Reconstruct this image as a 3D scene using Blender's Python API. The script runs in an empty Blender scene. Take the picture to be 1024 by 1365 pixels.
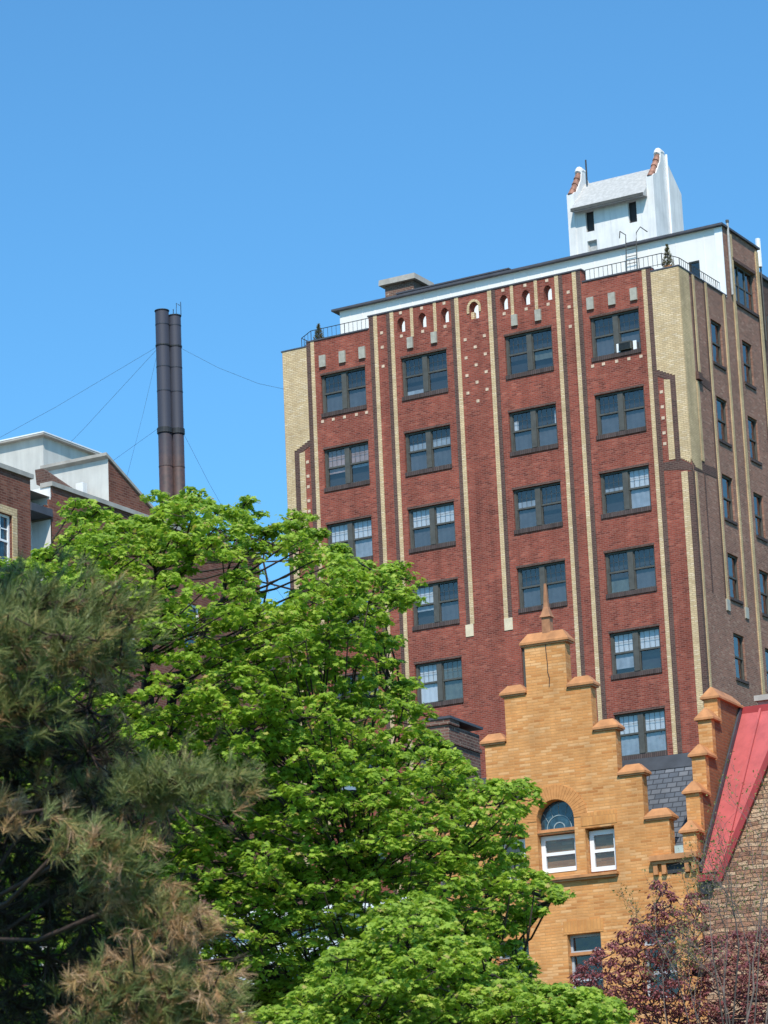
import bpy, bmesh, math, random
import numpy as np
from mathutils import Vector, Matrix, noise
random.seed(7); RNG = np.random.default_rng(11)
SC = bpy.context.scene; COL = SC.collection
R = math.radians

# ------------------------------------------------------------------ camera
CAM = np.array([46.9995, -107.8311, 1.6]); FPX = 4200.05
FWD = np.array([-.47437939, .84301274, .25356203])
RGT = np.array([.86532699, .49947189, -.04167769])
DWN = np.array([-.16178193, .19964303, -.96642085])
cd = bpy.data.cameras.new('camera'); co = bpy.data.objects.new('camera', cd); COL.objects.link(co)
m = Matrix.Identity(4)
for i in range(3):
    m[i][0] = RGT[i]; m[i][1] = -DWN[i]; m[i][2] = -FWD[i]; m[i][3] = CAM[i]
co.matrix_world = m
cd.sensor_fit = 'VERTICAL'; cd.sensor_height = 24; cd.sensor_width = 18
cd.lens = FPX * 24 / 1365; cd.clip_start = .5; cd.clip_end = 5000
cd.dof.use_dof = True; cd.dof.focus_distance = 75; cd.dof.aperture_fstop = 4.5
SC.camera = co

def at(x, y, D):
    """point seen at photo pixel (x, y), D metres away along the view axis"""
    return Vector(CAM + D * (FWD + RGT * (x - 512) / FPX + DWN * (y - 682.5) / FPX))

# ------------------------------------------------------------------ materials
def lin(r, g, b):
    f = lambda c: ((c / 255 + .055) / 1.055) ** 2.4 if c > 10 else c / 255 / 12.92
    return (f(r), f(g), f(b), 1)
def new_mat(name):
    mt = bpy.data.materials.new(name); mt.use_nodes = True
    nt = mt.node_tree; nt.nodes.clear()
    o = nt.nodes.new('ShaderNodeOutputMaterial'); p = nt.nodes.new('ShaderNodeBsdfPrincipled')
    nt.links.new(p.outputs[0], o.inputs[0])
    return mt, nt, p, o
def N(nt, t, **k):
    n = nt.nodes.new(t)
    for a, v in k.items(): setattr(n, a, v)
    return n
def ramp(nt, src, stops):
    r = N(nt, 'ShaderNodeValToRGB'); nt.links.new(src, r.inputs[0])
    e = r.color_ramp.elements
    while len(e) < len(stops): e.new(.5)
    for el, (p, c) in zip(e, stops): el.position = p; el.color = c if len(c) == 4 else (*c, 1)
    return r
def mixc(nt, a, b, fac, mode='MIX'):
    n = N(nt, 'ShaderNodeMix', data_type='RGBA', blend_type=mode)
    for s, v in ((0, fac), (6, a), (7, b)):
        if hasattr(v, 'links'): nt.links.new(v, n.inputs[s])
        else: n.inputs[s].default_value = v
    return n.outputs[2]
def noise_tex(nt, vec, scale, detail=4, rough=.55):
    n = N(nt, 'ShaderNodeTexNoise'); n.inputs['Scale'].default_value = scale
    n.inputs['Detail'].default_value = detail; n.inputs['Roughness'].default_value = rough
    nt.links.new(vec, n.inputs['Vector']); return n.outputs[0]
def wall_vec(nt):
    """brick coordinates that run along whichever wall the face belongs to"""
    tc = N(nt, 'ShaderNodeTexCoord')
    s = N(nt, 'ShaderNodeSeparateXYZ'); nt.links.new(tc.outputs['Object'], s.inputs[0])
    n = N(nt, 'ShaderNodeSeparateXYZ'); nt.links.new(tc.outputs['Normal'], n.inputs[0])
    a = N(nt, 'ShaderNodeMath', operation='ABSOLUTE'); nt.links.new(n.outputs[0], a.inputs[0])
    g = N(nt, 'ShaderNodeMath', operation='GREATER_THAN'); nt.links.new(a.outputs[0], g.inputs[0]); g.inputs[1].default_value = .6
    mx = N(nt, 'ShaderNodeMix'); nt.links.new(g.outputs[0], mx.inputs[0]); nt.links.new(s.outputs[0], mx.inputs[2]); nt.links.new(s.outputs[1], mx.inputs[3])
    c = N(nt, 'ShaderNodeCombineXYZ'); nt.links.new(mx.outputs[0], c.inputs[0]); nt.links.new(s.outputs[2], c.inputs[1])
    return c.outputs[0], tc.outputs['Object']
def brick(name, cols, mortar, bw=.22, rh=.075, ms=.012, grime=(.72, 1.15), gscale=.35, rough=.85, streak=0, spots=None):
    mt, nt, p, o = new_mat(name)
    v, ov = wall_vec(nt)
    b = N(nt, 'ShaderNodeTexBrick'); nt.links.new(v, b.inputs['Vector'])
    b.inputs['Scale'].default_value = 1; b.inputs['Brick Width'].default_value = bw; b.inputs['Row Height'].default_value = rh
    b.inputs['Mortar Size'].default_value = ms; b.inputs['Mortar Smooth'].default_value = .2; b.inputs['Bias'].default_value = 0
    b.inputs['Color1'].default_value = (0, 0, 0, 1); b.inputs['Color2'].default_value = (1, 1, 1, 1); b.inputs['Mortar'].default_value = (.5, .5, .5, 1)
    r = ramp(nt, b.outputs['Color'], [(i / (len(cols) - 1), c) for i, c in enumerate(cols)])
    c = r.outputs[0]
    # blotches of a neighbouring firing colour
    nz = noise_tex(nt, ov, 2.2, 5, .65)
    rr = ramp(nt, nz, [(.3, (.78, .78, .78)), (.7, (1.2, 1.2, 1.2))]); c = mixc(nt, c, rr.outputs[0], 1.0, 'MULTIPLY')
    g = noise_tex(nt, ov, gscale, 6, .6)
    gr = ramp(nt, g, [(.3, (grime[0],) * 3), (.7, (grime[1],) * 3)]); c = mixc(nt, c, gr.outputs[0], 1.0, 'MULTIPLY')
    if spots:
        sn = noise_tex(nt, v, 6.5, 2, .5); sr = ramp(nt, sn, [(.66, (0, 0, 0)), (.74, (1, 1, 1))]); c = mixc(nt, c, spots, sr.outputs[0])
    c = mixc(nt, c, mortar, b.outputs['Fac'])
    if streak:
        mp = N(nt, 'ShaderNodeMapping'); nt.links.new(ov, mp.inputs[0]); mp.inputs['Scale'].default_value = (1.6, 1.6, .12)
        sn = noise_tex(nt, mp.outputs[0], 1.3, 4, .6); sr = ramp(nt, sn, [(.45, (1, 1, 1)), (.75, (1 - streak,) * 3)]); c = mixc(nt, c, sr.outputs[0], 1.0, 'MULTIPLY')
    nt.links.new(c, p.inputs['Base Color']); p.inputs['Roughness'].default_value = rough
    p.inputs['Specular IOR Level'].default_value = .25
    bp = N(nt, 'ShaderNodeBump'); bp.inputs['Strength'].default_value = .5; bp.inputs['Distance'].default_value = .012; bp.invert = True
    nt.links.new(b.outputs['Fac'], bp.inputs['Height']); nt.links.new(bp.outputs[0], p.inputs['Normal'])
    return mt
def plain(name, col, rough=.7, var=.2, scale=3, metal=0, spec=.4, drip=0, bump=0):
    mt, nt, p, o = new_mat(name)
    tc = N(nt, 'ShaderNodeTexCoord')
    nz = noise_tex(nt, tc.outputs['Object'], scale, 6, .6)
    r = ramp(nt, nz, [(.3, tuple(x * (1 - var) for x in col[:3])), (.7, tuple(min(1, x * (1 + var * .6)) for x in col[:3]))])
    c = r.outputs[0]
    if drip:
        mp = N(nt, 'ShaderNodeMapping'); nt.links.new(tc.outputs['Object'], mp.inputs[0]); mp.inputs['Scale'].default_value = (2.5, 2.5, .22)
        sn = noise_tex(nt, mp.outputs[0], 1.5, 5, .65); sr = ramp(nt, sn, [(.42, (1, 1, 1)), (.72, (1 - drip, 1 - drip * .98, 1 - drip * .95))]); c = mixc(nt, c, sr.outputs[0], 1.0, 'MULTIPLY')
    nt.links.new(c, p.inputs['Base Color']); p.inputs['Roughness'].default_value = rough; p.inputs['Metallic'].default_value = metal
    p.inputs['Specular IOR Level'].default_value = spec
    if bump:
        bp = N(nt, 'ShaderNodeBump'); bp.inputs['Strength'].default_value = bump; bp.inputs['Distance'].default_value = .02
        nt.links.new(nz, bp.inputs['Height']); nt.links.new(bp.outputs[0], p.inputs['Normal'])
    return mt
def glass(name, tint=(.74, .78, .82), refl=.13):
    mt, nt, p, o = new_mat(name); nt.nodes.remove(p)
    tr = N(nt, 'ShaderNodeBsdfTransparent'); tr.inputs[0].default_value = (*tint, 1)
    gl = N(nt, 'ShaderNodeBsdfGlossy'); gl.inputs['Roughness'].default_value = .02; gl.inputs['Color'].default_value = (.95, .82, .74, 1)
    tc = N(nt, 'ShaderNodeTexCoord'); nz = noise_tex(nt, tc.outputs['Object'], 1.7, 3)
    bp = N(nt, 'ShaderNodeBump'); bp.inputs['Strength'].default_value = .25; bp.inputs['Distance'].default_value = .05
    nt.links.new(nz, bp.inputs['Height']); nt.links.new(bp.outputs[0], gl.inputs['Normal'])
    mx = N(nt, 'ShaderNodeMixShader'); mx.inputs[0].default_value = refl; nt.links.new(tr.outputs[0], mx.inputs[1]); nt.links.new(gl.outputs[0], mx.inputs[2])
    nt.links.new(mx.outputs[0], o.inputs[0])
    return mt
def leafmat(name, stops, trans=.35, rough=.5, bright_t=1.5):
    mt, nt, p, o = new_mat(name)
    at_ = N(nt, 'ShaderNodeAttribute', attribute_name='tint')
    r = ramp(nt, at_.outputs['Fac'], stops)
    p.inputs['Roughness'].default_value = rough; p.inputs['Specular IOR Level'].default_value = .3
    nt.links.new(r.outputs[0], p.inputs['Base Color'])
    if trans:
        t = N(nt, 'ShaderNodeBsdfTranslucent'); c = mixc(nt, r.outputs[0], (bright_t, bright_t, bright_t * .6, 1), 1.0, 'MULTIPLY'); nt.links.new(c, t.inputs[0])
        mx = N(nt, 'ShaderNodeMixShader'); mx.inputs[0].default_value = trans
        nt.links.new(p.outputs[0], mx.inputs[1]); nt.links.new(t.outputs[0], mx.inputs[2]); nt.links.new(mx.outputs[0], o.inputs[0])
    return mt
M = {}
M['red'] = brick('red_face_brick', [(.18, .042, .028), (.34, .080, .048), (.28, .060, .037), (.41, .125, .08)], (.29, .125, .098, 1), streak=.34, grime=(.62, 1.18))
M['dark'] = brick('dark_header_brick', [(.07, .040, .034), (.13, .068, .055), (.10, .046, .040)], (.16, .11, .092, 1), streak=.2)
M['cream'] = brick('cream_brick', [(.60, .43, .235), (.72, .54, .32), (.66, .49, .28), (.76, .60, .40)], (.46, .32, .19, 1), grime=(.85, 1.06), streak=.1)
M['side'] = brick('common_brown_brick', [(.20, .095, .070), (.34, .155, .105), (.26, .12, .085), (.40, .23, .165)], (.29, .195, .15, 1), spots=(.55, .42, .30, 1), streak=.12)
M['gold'] = brick('gold_roman_brick', [(.52, .205, .062), (.68, .32, .112), (.61, .262, .083), (.69, .34, .13), (.72, .40, .18)], (.58, .285, .11, 1), bw=.27, rh=.066, ms=.008, grime=(.84, 1.1), streak=.15)
M['goldplain'] = brick('gold_arch_brick', [(.56, .235, .075), (.62, .275, .085), (.65, .30, .10)], (.54, .25, .09, 1), bw=.08, rh=.32, ms=.008, grime=(.9, 1.05))
M['goldside'] = brick('rough_side_brick', [(.20, .075, .035), (.30, .12, .05), (.26, .09, .04)], (.23, .12, .07, 1), streak=.2)
M['terra'] = plain('terracotta_coping', (.56, .245, .095), .6, .3, 2.5, drip=.25)
M['terrawhite'] = plain('glazed_terracotta_block', (.43, .40, .33), .5, .2, 6, drip=.2)
M['buff'] = plain('pale_header_brick', (.68, .50, .36), .6, .35, 9)
M['frame'] = plain('weathered_window_metal', (.085, .082, .072), .55, .25, 4)
M['sill'] = brick('rowlock_sill_brick', [(.07, .05, .047), (.12, .085, .08), (.09, .06, .055)], (.05, .04, .038, 1), bw=.085, rh=.4, ms=.015)
M['glass'] = glass('window_glass')
M['glass2'] = glass('house_window_glass', (.55, .6, .65), .09)
M['glass3'] = glass('side_window_glass', (.6, .65, .7), .34)
M['blind'] = plain('white_blind', (.78, .80, .82), .8, .06, 5)
M['blindgrey'] = plain('grey_curtain', (.42, .46, .50), .9, .25, 3)
M['blindpink'] = plain('dusty_pink_blind', (.50, .36, .33), .9, .35, 2)
M['curtgreen'] = plain('olive_curtain', (.16, .18, .15), .9, .3, 4)
M['screen'] = plain('insect_screen_shade', (.12, .125, .135), .9, .2, 3)
M['dim'] = plain('painted_room_dark', (.045, .046, .05), .9, .3, 1)  # near-black colour stands in for the unlit depth behind openings
M['white'] = plain('white_painted_stucco', (.80, .785, .765), .8, .13, 1.1, drip=.22, bump=.25)
M['metalwhite'] = plain('white_sheet_siding', (.82, .79, .75), .5, .05, .8, drip=.06)
M['roofgrey'] = plain('grey_shingle', (.46, .455, .44), .85, .22, 7, bump=.3)
M['fascia'] = plain('dark_roof_edge', (.075, .075, .09), .6, .25, 3)
M['stucco'] = plain('grey_stucco', (.60, .585, .545), .9, .12, 1.2, drip=.18, bump=.2)
M['concrete'] = plain('pale_concrete', (.42, .39, .35), .9, .2, 3, drip=.15)
M['iron'] = plain('black_iron', (.03, .03, .032), .5, .3, 5)
M['redroof'] = plain('red_painted_sheet_metal', (.50, .105, .10), .5, .16, 1.3, drip=.22, bump=.35)
M['reddark'] = plain('red_painted_coping', (.36, .042, .042), .5, .2, 2)
M['slate'] = brick('blue_grey_slate', [(.085, .098, .12), (.13, .145, .17), (.105, .118, .14), (.16, .17, .19)], (.045, .05, .06, 1), bw=.24, rh=.13, ms=.014, grime=(.8, 1.15))
M['lead'] = plain('dark_ridge_flashing', (.055, .062, .075), .5, .35, 2)
M['copper'] = plain('verdigris_flashing', (.45, .55, .52), .6, .3, 4)
M['whitewood'] = plain('white_painted_wood', (.84, .85, .86), .5, .06, 3)
M['stain'] = plain('stained_glass', (.025, .06, .085), .15, .9, 7, spec=.8)
M['redleft'] = brick('worn_red_brown_brick', [(.15, .05, .034), (.25, .085, .052), (.19, .06, .04), (.30, .13, .085)], (.22, .12, .09, 1), grime=(.7, 1.15), streak=.3)
M['brownbrick'] = brick('sooty_brown_brick', [(.085, .045, .036), (.15, .08, .06), (.11, .055, .045)], (.13, .09, .075, 1), grime=(.6, 1.25), gscale=.8, spots=(.26, .18, .14, 1))
M['mottle'] = brick('mottled_chimney_brick', [(.10, .05, .04), (.20, .10, .075), (.14, .06, .045)], (.24, .18, .14, 1), grime=(.7, 1.2), spots=(.62, .50, .38, 1), gscale=1.2)
M['bark'] = plain('grey_brown_bark', (.055, .04, .032), .9, .4, 8, bump=.5)
M['pinebark'] = plain('pine_bark', (.06, .036, .026), .9, .4, 8, bump=.5)
M['twig'] = plain('grey_twig_bark', (.19, .15, .13), .9, .35, 10)
M['purplebark'] = plain('plum_bark', (.07, .04, .038), .9, .35, 10)
M['maple'] = leafmat('maple_leaf', [(0, (.13, .22, .028)), (.3, (.24, .37, .042)), (.7, (.36, .50, .065)), (.9, (.46, .54, .10)), (1, (.46, .36, .12))], .40)
M['maple2'] = leafmat('fresh_maple_leaf', [(0, (.14, .23, .03)), (.3, (.26, .39, .05)), (.7, (.38, .51, .075)), (.9, (.47, .54, .11)), (1, (.46, .38, .13))], .40)
M['needle'] = leafmat('pine_needle', [(0, (.05, .034, .026)), (.06, (.06, .05, .03)), (.1, (.07, .10, .028)), (.45, (.26, .29, .10)), (.62, (.34, .28, .10)), (.8, (.41, .24, .11)), (1, (.51, .33, .20))], .12, .45, 1.2)  # near-black low stops put crown shade into the inner needles
M['plum'] = leafmat('plum_leaf', [(0, (.17, .055, .066)), (.5, (.31, .105, .112)), (1, (.48, .20, .175))], .42, .4, 1.3)
M['bud'] = leafmat('yellow_green_bud', [(0, (.16, .17, .05)), (1, (.30, .26, .10))], .3)
M['conifer'] = leafmat('clipped_conifer', [(0, (.07, .075, .03)), (1, (.24, .19, .08))], .1)
# coursed rubble: bricks of uneven length with wandering joints
mt, nt, p, o = new_mat('red_rubble_stone'); v, ov = wall_vec(nt)
nA = N(nt, 'ShaderNodeTexNoise'); nA.inputs['Scale'].default_value = 2.1; nA.inputs['Detail'].default_value = 3; nt.links.new(v, nA.inputs['Vector'])
vs_ = N(nt, 'ShaderNodeVectorMath', operation='MULTIPLY_ADD'); nt.links.new(nA.outputs['Color'], vs_.inputs[0]); vs_.inputs[1].default_value = (.30, .15, 0); nt.links.new(v, vs_.inputs[2])
b = N(nt, 'ShaderNodeTexBrick'); nt.links.new(vs_.outputs[0], b.inputs['Vector']); b.inputs['Scale'].default_value = 1; b.inputs['Brick Width'].default_value = .33; b.inputs['Row Height'].default_value = .095
b.inputs['Mortar Size'].default_value = .010; b.inputs['Mortar Smooth'].default_value = .8; b.inputs['Color1'].default_value = (0, 0, 0, 1); b.inputs['Color2'].default_value = (1, 1, 1, 1); b.squash = .62; b.squash_frequency = 3
rr_ = ramp(nt, b.outputs['Color'], [(0, (.34, .16, .10)), (.35, (.46, .225, .13)), (.65, (.56, .31, .18)), (1, (.66, .43, .27))])
nz = noise_tex(nt, ov, 7, 6, .65); nr = ramp(nt, nz, [(.3, (.62,) * 3), (.7, (1.22,) * 3)])
c = mixc(nt, mixc(nt, rr_.outputs[0], nr.outputs[0], 1.0, 'MULTIPLY'), (.20, .11, .075, 1), b.outputs['Fac']); nt.links.new(c, p.inputs['Base Color']); p.inputs['Roughness'].default_value = .9
ad = N(nt, 'ShaderNodeMath', operation='MULTIPLY_ADD'); nt.links.new(b.outputs['Fac'], ad.inputs[0]); ad.inputs[1].default_value = -1; nt.links.new(nz, ad.inputs[2])
bp = N(nt, 'ShaderNodeBump'); bp.inputs['Strength'].default_value = 1; bp.inputs['Distance'].default_value = .1; nt.links.new(ad.outputs[0], bp.inputs['Height']); nt.links.new(bp.outputs[0], p.inputs['Normal'])
M['stone'] = mt
# smokestack steel: black above, rust below the collar
mt, nt, p, o = new_mat('sooty_steel'); tc = N(nt, 'ShaderNodeTexCoord'); sp = N(nt, 'ShaderNodeSeparateXYZ'); nt.links.new(tc.outputs['Object'], sp.inputs[0])
nz = noise_tex(nt, tc.outputs['Object'], .9, 6, .65); ad = N(nt, 'ShaderNodeMath', operation='MULTIPLY_ADD'); nt.links.new(nz, ad.inputs[0]); ad.inputs[1].default_value = 5; nt.links.new(sp.outputs[2], ad.inputs[2])
mr = N(nt, 'ShaderNodeMapRange'); nt.links.new(ad.outputs[0], mr.inputs[0]); mr.inputs[1].default_value = 43.8; mr.inputs[2].default_value = 46.2
nz2 = noise_tex(nt, tc.outputs['Object'], 4, 5, .7); r2 = ramp(nt, nz2, [(.35, (.045, .033, .033)), (.6, (.085, .048, .043)), (.75, (.06, .052, .056))])
c = mixc(nt, r2.outputs[0], (.030, .034, .050, 1), mr.outputs[0]); nt.links.new(c, p.inputs['Base Color']); p.inputs['Roughness'].default_value = .55
M['steel'] = mt

# ------------------------------------------------------------------ mesh builder
class MB:
    def __init__(s, f=None): s.v = []; s.f = []; s.P = f or (lambda u, w, z: (u, w, z))
    def add(s, vs, fs):
        b = len(s.v); s.v += [tuple(s.P(*x)) for x in vs]; s.f += [tuple(b + i for i in f) for f in fs]; return s
    def box(s, a0, a1, b0, b1, c0, c1):
        return s.add([(a0, b0, c0), (a1, b0, c0), (a1, b1, c0), (a0, b1, c0), (a0, b0, c1), (a1, b0, c1), (a1, b1, c1), (a0, b1, c1)],
                     [(0, 3, 2, 1), (4, 5, 6, 7), (0, 1, 5, 4), (1, 2, 6, 5), (2, 3, 7, 6), (3, 0, 4, 7)])
    def prism(s, poly, w0, w1):
        """outline in (u, z), extruded from w0 to w1"""
        n = len(poly)
        vs = [(u, w0, z) for u, z in poly] + [(u, w1, z) for u, z in poly]
        return s.add(vs, [tuple(range(n)), tuple(range(2 * n - 1, n - 1, -1))] + [(i, (i + 1) % n, n + (i + 1) % n, n + i) for i in range(n)])
    def prism_u(s, poly, u0, u1):
        n = len(poly)
        vs = [(u0, w, z) for w, z in poly] + [(u1, w, z) for w, z in poly]
        return s.add(vs, [tuple(range(n)), tuple(range(2 * n - 1, n - 1, -1))] + [(i, (i + 1) % n, n + (i + 1) % n, n + i) for i in range(n)])
    def quad(s, *p): return s.add(list(p), [tuple(range(len(p)))])
    def frustum(s, a, za, b, zb):
        """a, b = (u0,u1,w0,w1) rectangles at za and zb"""
        q = lambda r, z: [(r[0], r[2], z), (r[1], r[2], z), (r[1], r[3], z), (r[0], r[3], z)]
        return s.add(q(a, za) + q(b, zb), [(0, 3, 2, 1), (4, 5, 6, 7), (0, 1, 5, 4), (1, 2, 6, 5), (2, 3, 7, 6), (3, 0, 4, 7)])
    def tube(s, pts, rad, n=6, cap=True):
        pts = [Vector(p) for p in pts]; rad = rad if hasattr(rad, '__len__') else [rad] * len(pts)
        b = len(s.v)
        for i, p in enumerate(pts):
            d = (pts[min(i + 1, len(pts) - 1)] - pts[max(i - 1, 0)]).normalized()
            a = d.cross(Vector((0, 0, 1)) if abs(d.z) < .95 else Vector((1, 0, 0))).normalized(); c = d.cross(a)
            for k in range(n):
                t = 2 * math.pi * k / n; q = p + (a * math.cos(t) + c * math.sin(t)) * rad[i]; s.v.append(tuple(s.P(*q)))
        for i in range(len(pts) - 1):
            for k in range(n):
                s.f.append((b + i * n + k, b + i * n + (k + 1) % n, b + (i + 1) * n + (k + 1) % n, b + (i + 1) * n + k))
        if cap:
            s.f.append(tuple(b + k for k in range(n - 1, -1, -1))); e = b + (len(pts) - 1) * n; s.f.append(tuple(e + k for k in range(n)))
        return s
    def wall(s, u0, u1, z0, z1, holes=(), d=.15):
        """flat wall at w=0 with rectangular or round-topped openings (u0,u1,z0,z1[,'arch']) and reveals d deep"""
        us = sorted({u0, u1, *[h[0] for h in holes], *[h[1] for h in holes]}); zs = sorted({z0, z1, *[h[2] for h in holes], *[h[3] for h in holes]})
        us = [u for u in us if u0 <= u <= u1]; zs = [z for z in zs if z0 <= z <= z1]
        idx = {}
        def g(u, z):
            if (u, z) not in idx: idx[u, z] = len(s.v); s.v.append(tuple(s.P(u, 0, z)))
            return idx[u, z]
        for a, b in zip(us, us[1:]):
            for c, e in zip(zs, zs[1:]):
                x, y = (a + b) / 2, (c + e) / 2
                if any(h[0] < x < h[1] and h[2] < y < h[3] for h in holes): continue
                s.f.append((g(a, c), g(b, c), g(b, e), g(a, e)))
        for h in holes:
            a, b, c, e = h[:4]
            if len(h) == 4:
                s.quad((a, 0, c), (a, d, c), (a, d, e), (a, 0, e)); s.quad((b, 0, c), (b, 0, e), (b, d, e), (b, d, c))
                s.quad((a, 0, e), (a, d, e), (b, d, e), (b, 0, e)); s.quad((a, 0, c), (b, 0, c), (b, d, c), (a, d, c))
            else:
                r = (b - a) / 2; m_ = (a + b) / 2; rz = min(r * h[5] if len(h) > 5 else r, e - c - .01); sp = e - rz
                arc = [(m_ - r * math.cos(t * math.pi / 12), sp + rz * math.sin(t * math.pi / 12)) for t in range(13)]
                s.quad((a, 0, c), (a, d, c), (a, d, sp), (a, 0, sp)); s.quad((b, 0, c), (b, 0, sp), (b, d, sp), (b, d, c)); s.quad((a, 0, c), (b, 0, c), (b, d, c), (a, d, c))
                for (x0, y0), (x1, y1) in zip(arc, arc[1:]):
                    s.quad((x0, 0, y0), (x0, d, y0), (x1, d, y1), (x1, 0, y1)); s.quad((x0, 0, y0), (x1, 0, y1), (x1, 0, e), (x0, 0, e))
        return s
    def build(s, name, mat, parent=None, smooth=False):
        me = bpy.data.meshes.new(name); me.from_pydata(s.v, [], s.f); me.materials.append(M[mat] if isinstance(mat, str) else mat)
        bm = bmesh.new(); bm.from_mesh(me); bmesh.ops.recalc_face_normals(bm, faces=bm.faces); bm.to_mesh(me); bm.free()
        if smooth:
            for p in me.polygons: p.use_smooth = True
        o = bpy.data.objects.new(name, me); COL.objects.link(o)
        if parent: o.parent = parent
        return o
def split_build(mb, name, mat, parent):
    """every separate solid in the builder becomes an object of its own"""
    par = list(range(len(mb.v)))
    def fnd(i):
        while par[i] != i: par[i] = par[par[i]]; i = par[i]
        return i
    for f in mb.f:
        for i in f[1:]: par[fnd(i)] = fnd(f[0])
    gr = {}
    for f in mb.f: gr.setdefault(fnd(f[0]), []).append(f)
    for fs in gr.values():
        ids = sorted({i for f in fs for i in f}); mp = {i: k for k, i in enumerate(ids)}
        q = MB(); q.v = [mb.v[i] for i in ids]; q.f = [tuple(mp[i] for i in f) for f in fs]; q.build(name, mat, parent)
def tag(o, label=None, cat=None, group=None, kind=None):
    if label: o['label'] = label
    if cat: o['category'] = cat
    if group: o['group'] = group
    if kind: o['kind'] = kind
    return o
def empty(name, loc, label, cat, rz=0, group=None):
    o = bpy.data.objects.new(name, None); COL.objects.link(o); o.location = loc; o.rotation_euler.z = rz
    return tag(o, label, cat, group)

# ------------------------------------------------------------------ ground
g = MB().quad((-900, -500, 0), (900, -500, 0), (900, 2500, 0), (-900, 2500, 0)).build('ground', plain('dry_lawn', (.07, .085, .035), .95, .3, .5)); tag(g, kind='structure')
rd = MB().quad((-300, -66, .004), (300, -45, .004), (300, -55, .004), (-300, -76, .004)).build('road', plain('asphalt', (.05, .05, .052), .9, .2, 2)); tag(rd, kind='structure')

# ------------------------------------------------------------------ apartment tower
ZT = 40.343; FH = 3.2; CX = -9.12
mir = lambda a, b: (2 * CX - b, 2 * CX - a)
TW = empty('apartment_tower', (0, 0, 0), 'tall red brick apartment tower with cream brick corners and light vertical stripes', 'building')
front = lambda u, w, z: (u, w, z)
side = lambda u, w, z: (-w, u, z)
cols = {'A': (-16.42, -14.28), 'B': (-12.58, -10.45), 'C': (-7.79, -5.66), 'D': (-3.955, -1.815)}
rows = {'A': 9, 'B': 9, 'C': 8, 'D': 8}
holes = [(a, b, round(ZT - r * FH - 1.824, 4), round(ZT - r * FH, 4)) for k, (a, b) in cols.items() for r in range(rows[k])]
zP, zA, zC = 41.70, 41.89, 42.42
fw = MB(front)
fw.wall(-18.24, 0, 0, 41.3, holes, .16)
nich = [(-12.5, .185), (-11.5, .185), (-10.45, .185), (-7.73, .185), (-6.73, .185), (-5.74, .185)]
nh = [(x - r, x + r, 41.47, 42.1, 'arch', 1.5) for x, r in nich] + [(-9.3, -8.88, 41.36, 42.08, 'arch', 1.2)]
fw.wall(-14.02, -4.22, 41.3, zC, nh, .42)
fw.wall(-17.05, -14.02, 41.3, zA); fw.wall(-4.22, -1.19, 41.3, zA)
fw.wall(-18.24, -17.05, 41.3, zP); fw.wall(-1.19, 0, 41.3, zP)
# parapet tops and backs
for a, b, z in ((-18.24, -17.05, zP), (-17.05, -14.02, zA), (-14.02, -4.22, zC), (-4.22, -1.19, zA), (-1.19, 0, zP)):
    fw.quad((a, 0, z), (b, 0, z), (b, .42 if z == zC else .32, z), (a, .42 if z == zC else .32, z))
    if z != zC: fw.quad((a, .32, 40.9), (b, .32, 40.9), (b, .32, z), (a, .32, z))
for a, z0, z1 in ((-17.05, zP, zA), (-14.02, zA, zC), (-4.22, zA, zC), (-1.19, zP, zA)): fw.quad((a, 0, z0), (a, .32, z0), (a, .32, z1), (a, 0, z1))
fw.build('front_wall', 'red', TW)
bw_ = MB()                                                # the back of the pierced parapet, open where the niches go through
bw_.P = lambda u, w, z: (u, .42, z)
bw_.wall(-14.02, -4.22, 40.9, zC, nh, 0); bw_.build('parapet_back', 'redleft', TW)
cap = MB()
for a, b, z in ((-18.28, -17.05, zP), (-17.05, -14.05, zA), (-14.06, -4.18, zC), (-4.19, -1.19, zA), (-1.19, .04, zP)): cap.box(a, b, -.04, .36, z + .002, z + .06)
cap.box(-.36, .04, .36, 4.6, zP + .002, zP + .06)
cap.build('parapet_coping', 'fascia', TW)
# side wall with its windows
sh = []
for r in range(7): sh.append((2.85, 3.9, round(40.31 - r * FH - 1.8, 4), round(40.31 - r * FH, 4))); sh.append((5.93, 6.9, round(40.22 - r * FH - 1.8, 4), round(40.22 - r * FH, 4)))
PW = (5.55, 7.72, 41.75, 43.5)
sw = MB(side); sw.wall(0, 4.7, 0, zP, [h for h in sh if h[0] < 4], .26); sw.wall(4.7, 8.26, 0, 44.8, [h for h in sh if h[0] > 4] + [PW], .26)
sw.quad((4.7, 0, zP), (4.7, .32, zP), (4.7, .32, 44.8), (4.7, 0, 44.8))
sw.quad((.32, .32, 40.9), (4.7, .32, 40.9), (4.7, .32, zP), (.32, .32, zP)); sw.quad((0, 0, zP), (4.7, 0, zP), (4.7, .32, zP), (0, .32, zP))
sw.quad((8.26, 0, 0), (8.26, 3, 0), (8.26, 3, 44.8), (8.26, 0, 44.8))
sw.build('side_wall', 'side', TW)
MB().quad((-18.24, 0, 0), (-18.24, 8.26, 0), (-18.24, 8.26, zP), (-18.24, 0, zP)).quad((-18.24, 8.26, 0), (-3, 8.26, 0), (-3, 8.26, 44.7), (-18.24, 8.26, 44.7)).build('rear_wall', 'side', TW)
MB().quad((-18.24, .32, 40.9), (-.32, .32, 40.9), (-.32, 8.26, 40.9), (-18.24, 8.26, 40.9)).build('roof_terrace', 'concrete', TW)
MB().box(-17.8, -.36, .36, 7.7, 0, 40.6).build('dark_room_backing', 'dim', TW)  # solid backing box, room darkness put into its colour
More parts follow.
